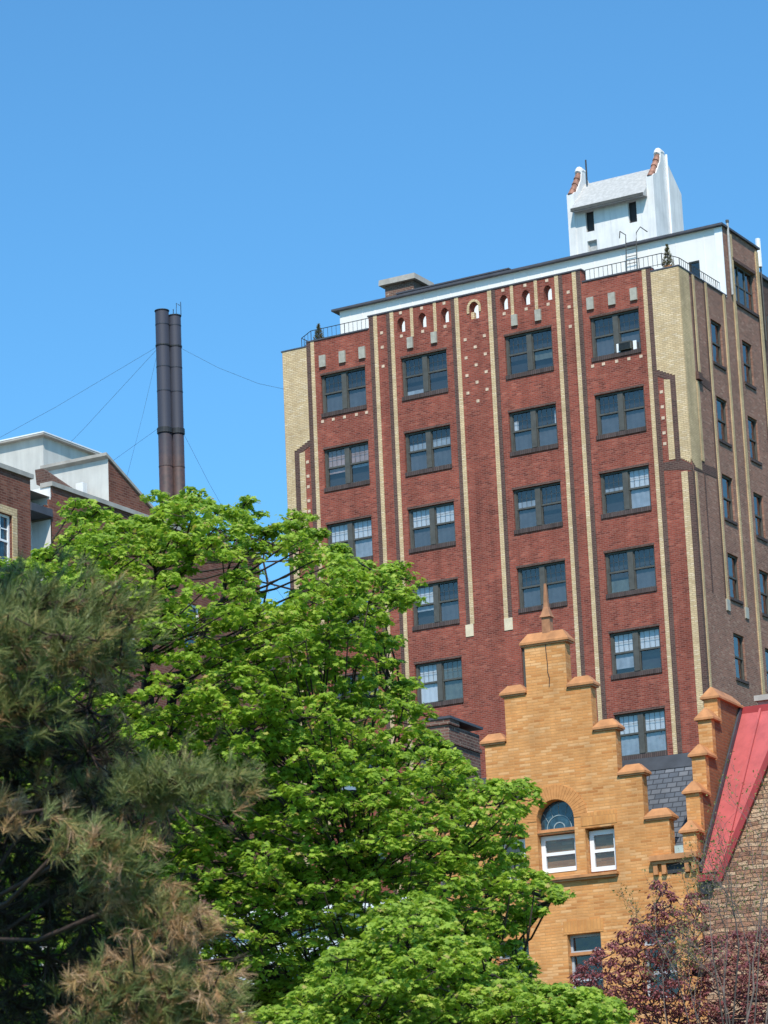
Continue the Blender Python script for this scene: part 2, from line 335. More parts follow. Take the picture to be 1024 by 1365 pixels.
# cream and dark stripes
halfst = [(-8.45, -8.27, 28.81, zC), (-5.405, -5.235, 0, zC), (-4.62, -4.445, 0, zC), (-1.565, -1.395, 0, zA)]
halfdk = [(-8.268, -8.09, 28.81, zC), (-5.233, -5.06, 0, zC), (-4.443, -4.25, 0, zC), (-1.393, -1.19, 0, zA)]
cr = MB(front); dk = MB(front); T = -.022
for a, b, z0, z1 in halfst:
    for q in ((a, b), mir(a, b)): cr.box(q[0], q[1], T, .05, z0, z1 - .002)
for a, b, z0, z1 in halfdk:
    for q in ((a, b), mir(a, b)): dk.box(q[0], q[1], T + .008, .05, z0, z1 - .004)
for a in (-12.05, -10.965, -7.41, -6.325): cr.box(a, a + .135, T, .05, 41.16, zC - .002)
# corner piers, stepped
def pier(mb, poly, m_, t=T):
    for k in (0, 1):
        pl = [(2 * CX - u, z) for u, z in poly] if k else poly
        mb.prism(pl, t, .05)
steps = [(-1.19, zP - .002), (-1.19, 37.72)]
for i in range(6): steps += [(-1.19 + .125 * i, 37.66 - .065 * i), (-1.19 + .125 * (i + 1), 37.66 - .065 * i)]
steps += [(-.44, 33.98)]
for i in range(5): steps += [(-.44 + .085 * i, 33.95 - .055 * i), (-.44 + .085 * (i + 1), 33.95 - .055 * i)]
steps += [(-.0205, 33.7), (-.0205, zP - .002)]
pier(cr, steps, 1)
dpoly = [(-1.188, 37.70)]
for i in range(6): dpoly += [(-1.188 + .125 * i, 37.64 - .065 * i), (-1.188 + .125 * (i + 1), 37.64 - .065 * i)]
dpoly += [(-.442, 33.90), (-.66, 33.90), (-.66, 37.16), (-1.188, 37.42)]
pier(dk, dpoly, 1, T + .004)
pier(dk, [(-1.188, 33.92), (-.44, 33.92), (-.02, 33.66), (.0, 33.62), (0, 33.4), (-.5, 33.52), (-1.188, 33.6)], 1, T + .012)
pier(cr, [(-.93, 33.97), (-.672, 33.97), (-.672, 37.18), (-.93, 37.24)], 1, T + .002)
for k in (0, 1):
    for a, b, mb, z1 in ((-.46, -.19, cr, 33.42), (-.188, .0, dk, 33.38)):
        q = mir(a, b) if k else (a, b); mb.box(q[0], q[1], T + .003, .05, 0, z1)
split_build(cr, 'cream_stripe', 'cream', TW); split_build(dk, 'dark_stripe', 'dark', TW)
# the pale strips, corner wrap and corbel of the side wall
sc_ = MB(side); sd_ = MB(side)
sc_.box(-.02, .92, -.022, .05, 33.85, zP - .002)
for i in range(4): sc_.box(.1 * i, .92, -.022, .05, 33.85 - .06 * (i + 1), 33.85 - .06 * i - .001)
for a, b, z0, z1 in ((1.2, 1.38, 37.66, zP), (.95, 1.15, 34.0, 37.25), (.2, .36, 0, 33.4), (2.42, 2.6, 28.75, zP), (4.2, 4.38, 28.75, zP), (5.29, 5.53, 0, 44.6), (7.95, 8.22, 0, 44.6)): sc_.box(a, b, -.05, .05, z0, z1 - .003)
for a, b in ((2.3, 2.42), (4.38, 4.48), (1.08, 1.2), (5.53, 5.63), (7.85, 7.95)): sd_.box(a, b, -.02, .05, 28.8, zP - .02)
sd_.box(.0, .19, -.02, .05, 0, 33.4)
sd_.prism_u([(-.02, 0), (-.02, 0)], 0, 0) if 0 else None
sd_.box(.93, 1.3, -.16, .05, 37.3, 37.6); sd_.prism([(1.3, 37.6), (2.3, 37.5), (2.3, 37.15), (1.3, 37.25)], -.018, .05)
sd_.prism([(.15, 33.85), (2.3, 33.98), (2.3, 33.6), (.15, 33.5)], -.018, .05)
split_build(sc_, 'pale_strip', brick('dull_pale_brick', [(.56, .41, .22), (.68, .50, .29), (.62, .45, .25)], (.44, .31, .18, 1), streak=.25), TW); split_build(sd_, 'brown_band', 'dark', TW)
sc2 = MB(side); sc2.box(2.36, 2.66, -.055, .05, 28.3, 28.75); sc2.box(4.16, 4.46, -.055, .05, 28.3, 28.75); split_build(sc2, 'stone_drop', 'terrawhite', TW)
# terracotta blocks and header bricks
tb = MB(front)
for x in (-3.87, -2.92, -1.965):
    for k in (0, 1): q = mir(x - .145, x + .145) if k else (x - .145, x + .145); tb.box(*q, -.09, .05, 40.69, 41.19)
for x in (-12.09, -10.97, -7.27, -6.2): tb.box(x - .13, x + .13, -.09, .05, 40.69, 41.158)
split_build(tb, 'terracotta_block', 'terrawhite', TW)
for q in ((-10.19, -9.84), (-8.455, -8.09)): MB(front).box(*q, -.03, .05, 28.32, 28.808).build('stripe_foot', plain('cream_stone', (.72, .60, .42), .7, .12, 5), TW)
hb = MB(front)
def hd(x, z, s=.065): hb.box(x - s, x + s, -.015, .05, z - .06, z + .06)
for x in (-3.95, -3.47, -2.89, -2.36, -1.84): hd(x, 38.36); hd(2 * CX - x, 38.36)
for z in (41.62, 41.0, 40.18): hd(-13.42, z); hd(-4.82, z)
for z in (40.56, 39.79, 39.04, 38.3): hd(-9.56, z); hd(-8.68, z)
for z in (40.17, 39.41, 38.68, 37.89): hd(-9.12, z)
for z in (36.76, 36.15, 35.7, 35.1, 34.66): hd(-1.07, z); hd(-17.2, z)
for x, r in nich: hd(x, 41.3); hd(x, 42.3)
split_build(hb, 'header_brick', 'buff', TW)
ar = MB(front)                                             # cream surround of the middle niche
pts = [(math.cos(t * math.pi / 9), math.sin(t * math.pi / 9)) for t in range(10)]
for (c0, s0), (c1, s1) in zip(pts, pts[1:]):
    ar.prism([(-9.09 + .215 * c0, 41.83 + .255 * s0), (-9.09 + .32 * c0, 41.83 + .36 * s0), (-9.09 + .32 * c1, 41.83 + .36 * s1), (-9.09 + .215 * c1, 41.83 + .255 * s1)], -.03, .05)
ar.box(-9.41, -9.305, -.03, .05, 41.62, 41.83); ar.box(-8.875, -8.77, -.03, .05, 41.62, 41.83); ar.box(-9.3, -9.16, .12, .3, 41.37, 41.7)
ar.build('niche_surround', 'cream', TW)
# windows
def tower_window(col, r, st, name='window'):
    a, b = cols[col]; z1 = ZT - r * FH; z0 = z1 - 1.824
    f = MB(front); D0, D1 = .10, .2
    zs = z0 + .17
    mid = (a + b) / 2
    f.box(a, a + .10, D0, D1, zs, z1); f.box(b - .06, b, D0, D1, zs, z1); f.box(a + .10, b - .06, D0, D1, z1 - .07, z1); f.box(a + .10, b - .06, D0, D1, zs, zs + .06)
    f.box(mid - .115, mid + .115, D0 - .03, D1, zs + .06, z1 - .07)
    zm = (zs + z1) / 2 + .03
    sash = [(a + .10, mid - .115), (mid + .115, b - .06)]
    for x0, x1 in sash:
        f.box(x0, x1, D0 + .015, D1 - .01, zm - .035, zm + .035)
        f.box(x0, x0 + .035, D0 + .03, D1, zs + .06, z1 - .07); f.box(x1 - .035, x1, D0 + .03, D1, zs + .06, z1 - .07)
        for k in (1, 2, 3): x = x0 + (x1 - x0) * k / 4; f.box(x - .0042, x + .0042, D0 + .052, D1 - .03, zm + .035, z1 - .07)
        zz = zm + (z1 - zm) * .5; f.box(x0 + .035, x1 - .035, D0 + .054, D1 - .032, zz - .0042, zz + .0042)
    w = f.build('window', 'frame', TW)
    gm = MB(front)
    for x0, x1 in sash: gm.quad((x0, .165, zm), (x1, .165, zm), (x1, .165, z1 - .05), (x0, .165, z1 - .05)); gm.quad((x0, .185, zs + .03), (x1, .185, zs + .03), (x1, .185, zm), (x0, .185, zm))
    gm.build('pane', 'glass', w)
    sl = MB(front); sl.box(a - .01, b + .01, -.05, .2, z0, zs); sl.build('sill', 'sill', w)
    hd_ = MB(front); hd_.box(a - .02, b + .02, -.012, .04, z1 + .002, z1 + .09); hd_.build('lintel_course', 'dark', w)
    # st: [upper-left, lower-left, upper-right, lower-right] each None or (material, fraction from top)
    by = {}
    for i, s in enumerate(st):
        if not s: continue
        x0, x1 = sash[i // 2]; up = i % 2 == 0
        zt, zb = (z1 - .07, zm) if up else (zm, zs + .05)
        fr0, fr1 = (0, s[1]) if len(s) == 2 else s[1:3]
        by.setdefault(s[0], []).append((x0 + .02, x1 - .02, zt + (zb - zt) * fr1, zt + (zb - zt) * fr0))
    for mname, rects in by.items():
        q = MB(front)
        for x0, x1, c, e in rects:
            nS = 7                                           # gentle folds, so that the cloth is not a flat card
            for k in range(nS):
                xa, xb = x0 + (x1 - x0) * k / nS, x0 + (x1 - x0) * (k + 1) / nS
                q.quad((xa, .215 + .012 * (k % 2), c), (xb, .215 + .012 * ((k + 1) % 2), c), (xb, .215 + .012 * ((k + 1) % 2), e), (xa, .215 + .012 * (k % 2), e))
        q.build({'blind': 'blind', 'screen': 'window_screen'}.get(mname, 'curtain'), mname, w)
    return w
W1, G1, P1, O1 = ('blind', 1), ('blindgrey', 1), ('blindpink', 1), ('curtgreen', 1)
STY = {('A', 1): [P1, ('blindpink', .3), P1, ('blindgrey', .2)], ('A', 2): [W1, None, W1, ('blindgrey', .95)], ('A', 3): [G1, None, W1, None], ('A', 4): [None, None, G1, None], ('A', 5): [W1, G1, None, None],
       ('B', 0): [None, ('blindgrey', .75, 1), None, None], ('B', 1): [('blindgrey', .55, 1), None, ('blindgrey', .5, 1), None], ('B', 2): [W1, None, W1, None], ('B', 3): [W1, ('blindgrey', .3), None, None], ('B', 4): [W1, ('blind', .95), O1, O1], ('B', 5): [None, None, W1, None],
       ('C', 0): [None, None, None, ('curtgreen', .5)], ('C', 2): [('blindgrey', .6, 1), None, None, None], ('C', 3): [None, None, None, None], ('D', 2): [('blindgrey', .75, 1), None, W1, G1], ('D', 3): [None, ('curtgreen', .4, 1), None, None], ('D', 4): [W1, ('blindgrey', .75), W1, None], ('D', 5): [W1, G1, W1, G1], ('D', 6): [W1, None, None, G1], ('C', 5): [W1, None, W1, None]}
for k in cols:
    for r in range(rows[k]): 
        st = list(STY.get((k, r), [None] * 4))
        for i in (1, 3):
            if st[i] is None and (r * 7 + i * 3 + ord(k)) % 5 != 0: st[i] = ('screen', 1)
        tower_window(k, r, st)
# curtain halves gathered at the sides of one window
cu = MB(front); z1 = ZT - FH
cu.box(cols['C'][0] + .12, cols['C'][0] + .3, .24, .27, z1 - 1.1, z1 - .35); cu.box(cols['C'][1] - .2, cols['C'][1] - .1, .24, .27, z1 - 1.0, z1 - .2); cu.build('curtain', 'blind', TW)
def side_window(u0, u1, z0, z1, d=.09):
    f = MB(side); f.box(u0, u0 + .06, d, d + .1, z0, z1); f.box(u1 - .06, u1, d, d + .1, z0, z1); f.box(u0 + .06, u1 - .06, d, d + .1, z1 - .07, z1); f.box(u0 + .06, u1 - .06, d, d + .1, z0, z0 + .07)
    zm = (z0 + z1) / 2; f.box(u0 + .06, u1 - .06, d + .01, d + .09, zm - .035, zm + .035)
    w = f.build('window', 'frame', TW)
    gm = MB(side); gm.quad((u0, d + .05, zm), (u1, d + .05, zm), (u1, d + .05, z1), (u0, d + .05, z1)); gm.quad((u0, d + .07, z0), (u1, d + .07, z0), (u1, d + .07, zm), (u0, d + .07, zm)); gm.build('pane', 'glass3', w)
    sl = MB(side); sl.box(u0 - .06, u1 + .06, -.06, d, z0 - .12, z0 - .002); sl.build('sill', 'sill', w)
for h in sh: side_window(*h)
f = MB(side); u0, u1, z0, z1 = PW
for k in range(4): x = u0 + (u1 - u0 - .07) * k / 3; f.box(x, x + .07, .12, .2, z0, z1)
f.box(u0, u1, .11, .21, z1 - .08, z1); f.box(u0, u1, .11, .21, z0, z0 + .08); f.box(u0, u1, .13, .19, (z0 + z1) / 2 - .03, (z0 + z1) / 2 + .03)
w = f.build('window', 'frame', TW)
MB(side).quad((u0, .16, z0), (u1, .16, z0), (u1, .16, z1), (u0, .16, z1)).build('pane', 'glass3', w); MB(side).box(u0 - .08, u1 + .1, -.07, .11, z0 - .13, z0 - .002).build('sill', 'sill', w)
MB(side).box(u0 - .1, u1 + .1, -.05, .02, z1 + .002, z1 + .14).build('lintel_course', 'dark', w)

# penthouse (white front set back behind the parapet)
ph = MB(); ph.wall(-18.1, 0, 40.9, 44.74, [(-1.58, -1.1, 42.3, 43.52)], .1)
ph.v = [(x, y + 4.7, z) for x, y, z in ph.v]
ph.quad((-18.1, 4.7, 40.9), (-18.1, 8.2, 40.9), (-18.1, 8.2, 44.72), (-18.1, 4.7, 44.74))
PH = ph.build('penthouse', 'metalwhite', TW)
MB().box(-.34, -.003, 4.66, 4.698, zP, 44.72).build('corner_board', 'whitewood', PH)
seam = MB()
x = -17.6
while x < -.5: seam.box(x, x + .025, 4.685, 4.7, 41.8, 44.7) if not (-1.7 < x < -1.0) else None; x += .62
seam.build('siding_seams', 'metalwhite', PH)
MB().box(-18.4, .1, 4.48, 8.35, 44.74, 44.83).build('roof_slab', 'fascia', PH)
wf = MB().box(-1.58, -1.54, 4.74, 4.8, 42.3, 43.52).box(-1.14, -1.1, 4.74, 4.8, 42.3, 43.52).box(-1.54, -1.14, 4.74, 4.8, 43.46, 43.52).build('penthouse_window', 'frame', PH)
MB().quad((-1.56, 4.79, 42.3), (-1.12, 4.79, 42.3), (-1.12, 4.79, 43.5), (-1.56, 4.79, 43.5)).build('door_glass', 'glass', TW)
MN = MB().box(-15.9, -10.5, 6.0, 8.1, 44.84, 45.42).build('roof_monitor', plain('blue_grey_metal', (.36, .41, .47), .5, .15, 2), TW)
MB().box(-15.95, -10.4, 5.9, 8.2, 45.42, 45.48).build('monitor_edge', 'fascia', MN)
chm = MB().box(-18.2, -16.74, 9.0, 10.45, 40, 47.15).build('roof_chimney', 'mottle', TW)
MB().frustum((-18.42, -16.55, 8.8, 10.65), 47.1, (-18.4, -16.58, 8.82, 10.62), 47.36).build('chimney_cap', 'concrete', chm)

# white stucco tower on the roof
X0, X1, Y0, Y1 = -8.46, -4.35, 8.0, 10.86
wt = MB(); zE = 48.3
wt.wall(X0, X1, 40.9, zE, [(-7.64, -7.25, 47.08, 48.0), (-5.62, -5.23, 47.05, 48.0), (-7.63, -7.17, 45.9, 46.67)], .2); wt.v = [(x, y + Y0, z) for x, y, z in wt.v]
wt.quad((X0, Y1, 40.9), (X1, Y1, 40.9), (X1, Y1, 48.9), (X0, Y1, 48.9))
WT = wt.build('rooftop_tower', 'white', TW)
gp = [(Y0 - .03, 48.94), (Y0 + .1, 49.05), (Y0 + .32, 49.15), (Y0 + .85, 49.85), (Y0 + .95, 50.25), (Y0 + 1.3, 50.3), (Y0 + 1.5, 50.05), (Y1, 48.95), (Y1, 40.9), (Y0 - .03, 40.9)]
gb = MB(); gb.prism_u(gp, X1 - .33, X1); gb.prism_u(gp, X0, X0 + .33); gb.build('gable_parapet', 'white', WT)
MB().add([(X0 + .33, Y0 - .42, 48.1), (X1 - .33, Y0 - .42, 48.1), (X1 - .33, Y0 + 1.2, 49.75), (X0 + .33, Y0 + 1.2, 49.75), (X0 + .33, Y0 - .42, 48.0), (X1 - .33, Y0 - .42, 48.0), (X1 - .33, Y1, 48.5), (X0 + .33, Y1, 48.5)], [(0, 1, 2, 3), (4, 5, 1, 0), (3, 2, 6, 7), (4, 7, 6, 5), (1, 5, 6, 2), (0, 3, 7, 4)]).build('shingle_roof', 'roofgrey', WT)
MB().box(X0 + .34, X1 - .34, Y0 - .45, Y0 - .4, 47.99, 48.13).build('gutter', 'frame', WT)
for xx in (X0 + .16, X1 - .17):
    t = MB()
    for k, (yy, zz) in enumerate(((.16, 49.05), (.40, 49.32), (.64, 49.66), (.86, 49.98))): t.tube([(xx, Y0 + yy - .13, zz - .14), (xx, Y0 + yy + .12, zz + .2)], [.145, .11], 8)
    t.build('coping_tiles', plain('clay_tile_%d' % int(xx), (.40, .20, .14), .8, .6, 5, drip=.4), WT)
    MB().tube([(xx, Y0 + .9, 50.2), (xx, Y0 + 1.05, 50.36), (xx, Y0 + 1.3, 50.34), (xx, Y0 + 1.42, 50.15)], [.14, .19, .19, .14], 10).build('ridge_cap', 'white', WT)
for a, b, c, e in ((-7.64, -7.25, 47.08, 48.0), (-5.62, -5.23, 47.05, 48.0), (-7.63, -7.17, 45.9, 46.67)):
    MB().box(a, a + .05, Y0 + .12, Y0 + .2, c, e).box(b - .05, b, Y0 + .12, Y0 + .2, c, e).box(a + .05, b - .05, Y0 + .12, Y0 + .2, e - .05, e).box(a + .05, b - .05, Y0 + .16, Y0 + .2, c, e - .05).build('louver_window', 'dim' if e > 47 else 'roofgrey', WT)
MB().tube([(X1 + .06, Y0 + 1.36, 42), (X1 + .06, Y0 + 1.38, 50.3)], .055, 6).build('drain_pipe', 'whitewood', WT)
MB().tube([(X0 + .55, Y0 + .95, 49.6), (X0 + .55, Y0 + .95, 50.75)], .035, 6).build('vent_mast', 'iron', WT)

# rear wing and antenna
WG = empty('rear_wing', (-6, 14, 0), 'sooty dark brick wing behind the shaded side of the red tower', 'building')
MB().box(-6, 5.6, -5.7, 8, 0, 43.9).build('wing_wall', 'brownbrick', WG)
MB().box(-6.1, 5.72, -5.72, 8.1, 43.9, 44.05).build('roof_edge', 'fascia', WG)
MB().box(5.6, 5.65, -4.3, -3.0, 41.0, 42.3).build('wing_window', 'frame', WG)
AN = empty('panel_antenna', (-.25, 9.15, 44.05), 'white upright antenna panel on a thin pole at the right roof corner', 'antenna')
MB().tube([(0, 0, -3), (0, 0, 1.5)], .035, 6).build('pole', 'frame', AN); MB().tube([(0, -.1, .2), (0, -.1, 1.45)], .11, 8).build('radome', 'whitewood', AN)
MB().box(-.05, .05, -.09, .02, .3, .38).box(-.05, .05, -.09, .02, 1.2, 1.28).build('bracket', 'iron', AN)
PI_ = empty('vent_pipe', (.08, 5.1, 41.9), 'slim grey pipe standing against the penthouse corner beside the white wall', 'pipe')
MB().tube([(0, 0, 0), (0, 0, 3.1)], .05, 6).build('pipe_shaft', 'roofgrey', PI_); MB().tube([(0, 0, 3.1), (0, 0, 3.2)], .075, 8).build('pipe_cap', 'frame', PI_)

# things on the roof terrace
def railing(name, pts, label):
    e = empty(name, pts[0], label, 'railing', group='roof terrace railings'); o = Vector(pts[0])
    rail = MB(); ba = MB()
    for a, b in zip(pts, pts[1:]):
        a = Vector(a) - o; b = Vector(b) - o; n = max(2, int((b - a).length / .19))
        rail.tube([a + Vector((0, 0, .5)), b + Vector((0, 0, .5))], .017, 5); rail.tube([a + Vector((0, 0, .06)), b + Vector((0, 0, .06))], .012, 4)
        for k in range(n + 1): p = a.lerp(b, k / n); ba.tube([p + Vector((0, 0, -.02)), p + Vector((0, 0, .5))], .010 if k % 6 else .018, 4)
    rail.build('rail', 'iron', e); ba.build('balusters', 'iron', e)
railing('roof_railing', [(-4.1, .16, 41.94), (-.75, .16, 41.94), (-.2, .6, 41.76), (-.16, 4.4, 41.76)], 'black iron railing round the right roof corner beside the ladder')
railing('roof_railing', [(-14.05, .16, 41.94), (-16.9, .16, 41.94), (-17.45, .3, 41.76), (-17.45, 3.2, 41.76)], 'black iron railing on the left roof corner above the cream pier')
LD = empty('roof_ladder', (-3.9, 4.3, 40.9), 'thin metal ladder leaning on the white penthouse front', 'ladder')
l = MB()
for xx in (-.24, .24): l.tube([(xx, -.25, 0), (xx, 0, 3.9), (xx, .05, 4.25), (xx + (-.3 if xx < 0 else .15), .15, 4.5), (xx + (-.5 if xx < 0 else .3), .5, 4.35)], .022, 5)
l.build('stringers', 'frame', LD)
l = MB()
for k in range(13): l.tube([(-.24, -.25 + .02 * k, .15 + .31 * k), (.24, -.25 + .02 * k, .15 + .31 * k)], .016, 5)
l.build('rungs', 'frame', LD)

# ------------------------------------------------------------------ foliage machinery
def mesh_np(name, V, F_sizes, F_idx, tint, mat, parent):
    me = bpy.data.meshes.new(name); me.vertices.add(len(V)); me.vertices.foreach_set('co', np.ascontiguousarray(V, dtype=np.float32).ravel())
    me.loops.add(len(F_idx)); me.loops.foreach_set('vertex_index', np.ascontiguousarray(F_idx, dtype=np.int32))
    me.polygons.add(len(F_sizes)); st = np.concatenate([[0], np.cumsum(F_sizes)[:-1]]).astype(np.int32); me.polygons.foreach_set('loop_start', st)
    me.update(calc_edges=True); me.validate()
    a = me.attributes.new('tint', 'FLOAT', 'POINT'); a.data.foreach_set('value', np.ascontiguousarray(tint, dtype=np.float32))
    me.materials.append(M[mat]); o = bpy.data.objects.new(name, me); COL.objects.link(o); o.parent = parent
    return o
MAPLE = dict(pts=[(0, 0, 0), (1, 0, 0), (-.05, .30, .0), (.12, .56, -.06), (.36, .30, -.03), (.66, .56, -.08), (.70, .20, -.03)], n=0)
def leaf_template(kind):
    if kind == 'maple':
        half = [(-.02, .34, .02), (.22, .60, -.06), (.38, .28, .0), (.74, .50, -.08), (.68, .18, -.02)]
        V = [(0, 0, 0), (.45, 0, .03), (1, 0, -.06)] + half + [(x, -y, z) for x, y, z in half]
        F = [(0, 1, 2, 7, 6, 5, 4, 3), (0, 8, 9, 10, 11, 12, 2, 1)]
    else:
        V = [(0, 0, 0), (.5, 0, .03), (1, 0, -.08), (.35, .28, -.05), (.75, .2, -.08), (.35, -.28, -.05), (.75, -.2, -.08)]
        F = [(0, 1, 2, 4, 3), (0, 5, 6, 2, 1)]
    return np.array(V), F
def leaves(name, P, X, Zn, S, tint, kind, mat, parent, origin):
    """P position, X pointing direction, Zn face normal, S size"""
    V, F = leaf_template(kind); n = len(P)
    X = X / np.linalg.norm(X, axis=1, keepdims=True); Y = np.cross(Zn, X); Y /= np.linalg.norm(Y, axis=1, keepdims=True) + 1e-9; Z = np.cross(X, Y)
    W = P[:, None, :] + S[:, None, None] * (V[None, :, 0:1] * X[:, None] + V[None, :, 1:2] * Y[:, None] + V[None, :, 2:3] * Z[:, None])
    W = W.reshape(-1, 3) - np.array(origin)
    k = len(V); sizes = np.tile([len(f) for f in F], n); flat = np.concatenate([np.array(f) for f in F])
    idx = (np.arange(n)[:, None] * k + flat[None]).ravel()
    return mesh_np(name, W, sizes, idx, np.repeat(tint, k), mat, parent)
def inside(x, y, poly):
    r = False; j = len(poly) - 1
    for i in range(len(poly)):
        xi, yi = poly[i]; xj, yj = poly[j]
        if (yi > y) != (yj > y) and x < (xj - xi) * (y - yi) / (yj - yi) + xi: r = not r
        j = i
    return r
def edge_dist(x, y, poly):
    best = 1e9
    for (x0, y0), (x1, y1) in zip(poly, poly[1:] + poly[:1]):
        dx, dy = x1 - x0, y1 - y0; t = max(0, min(1, ((x - x0) * dx + (y - y0) * dy) / (dx * dx + dy * dy + 1e-9)))
        best = min(best, math.hypot(x - x0 - t * dx, y - y0 - t * dy))
    return best
CW = np.array(CAM)
def broadleaf(name, label, cat, poly, D, depth, root_px, limbs, spacing, brad, nclump, nleaf, lsize, mat, gaps=(), kind='maple', bark='bark', back=.35, group=None, trunk_r=.22, seed=1, tintbias=0, flat=.5, droop=1.2, sprigs=()):
    rnd = random.Random(seed); rg = np.random.default_rng(seed)
    base = at(*root_px, D); base.z = 0
    T_ = empty(name, base, label, cat, group=group); org = np.array(base)
    # limbs
    br = MB(); nodes = []
    p0 = at(*root_px, D); br.tube([Vector((0, 0, -.1)), (p0 - base) * .5 + Vector((.1, 0, 0)), p0 - base], [trunk_r * 1.25, trunk_r * 1.05, trunk_r], 9)
    for pth, r0 in limbs:
        pts = [at(x, y, D + d) for x, y, d in pth]; n = len(pts)
        sm = []
        for a, b in zip(pts, pts[1:]):
            for t in (0, .33, .66): q = a.lerp(b, t); sm.append(q + Vector((rnd.uniform(-1, 1), rnd.uniform(-1, 1), rnd.uniform(-1, 1))) * .05)
        sm.append(pts[-1]); rad = [r0 * (1 - .8 * i / (len(sm) - 1)) for i in range(len(sm))]
        br.tube([q - base for q in sm], rad, 7); nodes += [(q, r) for q, r in zip(sm, rad)]
    # boughs: flattened domes filling the crown
    bo = []; xs = [p[0] for p in poly]; ys = [p[1] for p in poly]
    px = FPX / D
    tries = 0
    while tries < 14000:
        tries += 1
        x = rnd.uniform(min(xs), max(xs)); y = rnd.uniform(min(ys), max(ys))
        if not inside(x, y, poly): continue
        e = edge_dist(x, y, poly); r = rnd.uniform(*brad) * px
        if e < r * .62: r = max(.5 * brad[0] * px, e * 1.2)
        if e < r * .5: continue
        gp_ = 1
        for gx, gy, gr, gk in gaps:
            if math.hypot((x - gx), (y - gy)) < gr + r * .75 * (gk < .1): gp_ *= gk
        if rnd.random() > gp_: continue
        isback = rnd.random() < back
        if any(math.hypot(x - b[0], (y - b[1]) * 1.35) < spacing * (1.25 if isback else 1) for b in bo if b[3] == isback): continue
        rr = min(1, e / (.45 * (max(xs) - min(xs)) / 2)); dd = -depth * math.sqrt(max(0, 1 - (1 - rr) ** 2)) * rnd.uniform(.55, 1.05)
        if isback: dd = depth * rnd.uniform(.1, .9)
        bo.append((x, y, D + dd, isback, r / px))
    bo += [(x, y, D + d_, False, r_) for x, y, d_, r_ in sprigs]
    P = []; X = []; Zn = []; S = []; Tn = []
    for x, y, d, isb, r in bo:
        c = at(x, y, d)
        # twig to nearest limb
        q, qr = min(nodes, key=lambda nq: (nq[0] - c).length + max(0, nq[0].z - c.z) * 1.2)
        mid = q.lerp(c, .5) + Vector((rnd.uniform(-.1, .1), rnd.uniform(-.1, .1), -.1 * (c - q).length * .5))
        br.tube([q - base, mid - base, c - base], [min(.028, qr * .7), .015, .008], 5)
        tilt = Vector((rnd.gauss(0, .25), rnd.gauss(0, .25), 1)).normalized()
        tb_ = rnd.uniform(-.15, .15) + tintbias
        for k in range(nclump):
            az = rnd.uniform(0, 2 * math.pi); rho = math.sqrt(rnd.random())
            off = Vector((math.cos(az) * rho, math.sin(az) * rho, 0)) * r
            off.z = flat * r * (math.sqrt(max(0, 1 - rho * rho)) - .35) + rnd.uniform(-.12, .08) * r - (off.x * tilt.x + off.y * tilt.y) * .6
            cc = c + off
            if k % 3 == 0: br.tube([c - base, c - base + off * .5 + Vector((0, 0, -.03)), cc - base], [.008, .006, .004], 4, False)
            a0 = rnd.uniform(0, 6.28); nl = nleaf + rnd.randint(-2, 2)
            for j in range(nl):
                a = a0 + j * 2.4 + rnd.uniform(-.3, .3); dr = rnd.uniform(.15, 1.0)
                dv = Vector((math.cos(a), math.sin(a), 0))
                # shove outwards with the dome
                dirv = (dv + Vector((off.x, off.y, 0)) / r * .5); dirv.z = -dr * droop; dirv.normalize()
                pet = rnd.uniform(.02, .10) * (lsize[1] / .12)
                pos = cc + dv * pet + Vector((0, 0, rnd.uniform(-.05, .04)))
                up = Vector((rnd.gauss(0, .35), rnd.gauss(0, .35), 1)) + dv * .5 * dr
                P.append(pos); X.append(dirv); Zn.append(up); S.append(rnd.uniform(*lsize)); Tn.append(min(1, max(0, rnd.gauss(.45, .23) + tb_)))
    br.build('branches', bark, T_, smooth=True)
    leaves('crown', np.array([tuple(p) for p in P]), np.array([tuple(p) for p in X]), np.array([tuple(p) for p in Zn]), np.array(S), np.array(Tn), kind, mat, T_, org)
    return T_, len(P)
SUN = Vector((math.sin(R(151)) * math.cos(R(50)), math.cos(R(151)) * math.cos(R(50)), math.sin(R(50))))
def needle_tufts(P, Dv, tint, length, nper, rg, width, origin, name, parent, mat='needle', spread=.75):
    """tufts of thin needles: P tips, Dv pointing directions"""
    n = len(P); P = np.repeat(P, nper, 0); Dv = np.repeat(Dv, nper, 0); t = np.repeat(tint, nper)
    Dv = Dv / np.linalg.norm(Dv, axis=1, keepdims=True)
    d = Dv + rg.normal(0, spread, (len(P), 3)) * .62; d /= np.linalg.norm(d, axis=1, keepdims=True)
    L = length * rg.uniform(.65, 1.15, len(P)); b = P - Dv * (rg.uniform(0, .9, len(P)) * length)[:, None]
    s = np.cross(d, rg.normal(0, 1, (len(P), 3))); s /= np.linalg.norm(s, axis=1, keepdims=True) + 1e-9
    e = b + d * L[:, None]; e[:, 2] -= L * .12
    V = np.stack([b - s * width, b + s * width, e + s * width * .25, e - s * width * .25], 1).reshape(-1, 3) - np.array(origin)
    m_ = len(P); idx = np.arange(m_ * 4); tt = np.clip(t + rg.normal(0, .05, m_), 0, 1)
    return mesh_np(name, V, np.full(m_, 4), idx, np.repeat(tt, 4), mat, parent)
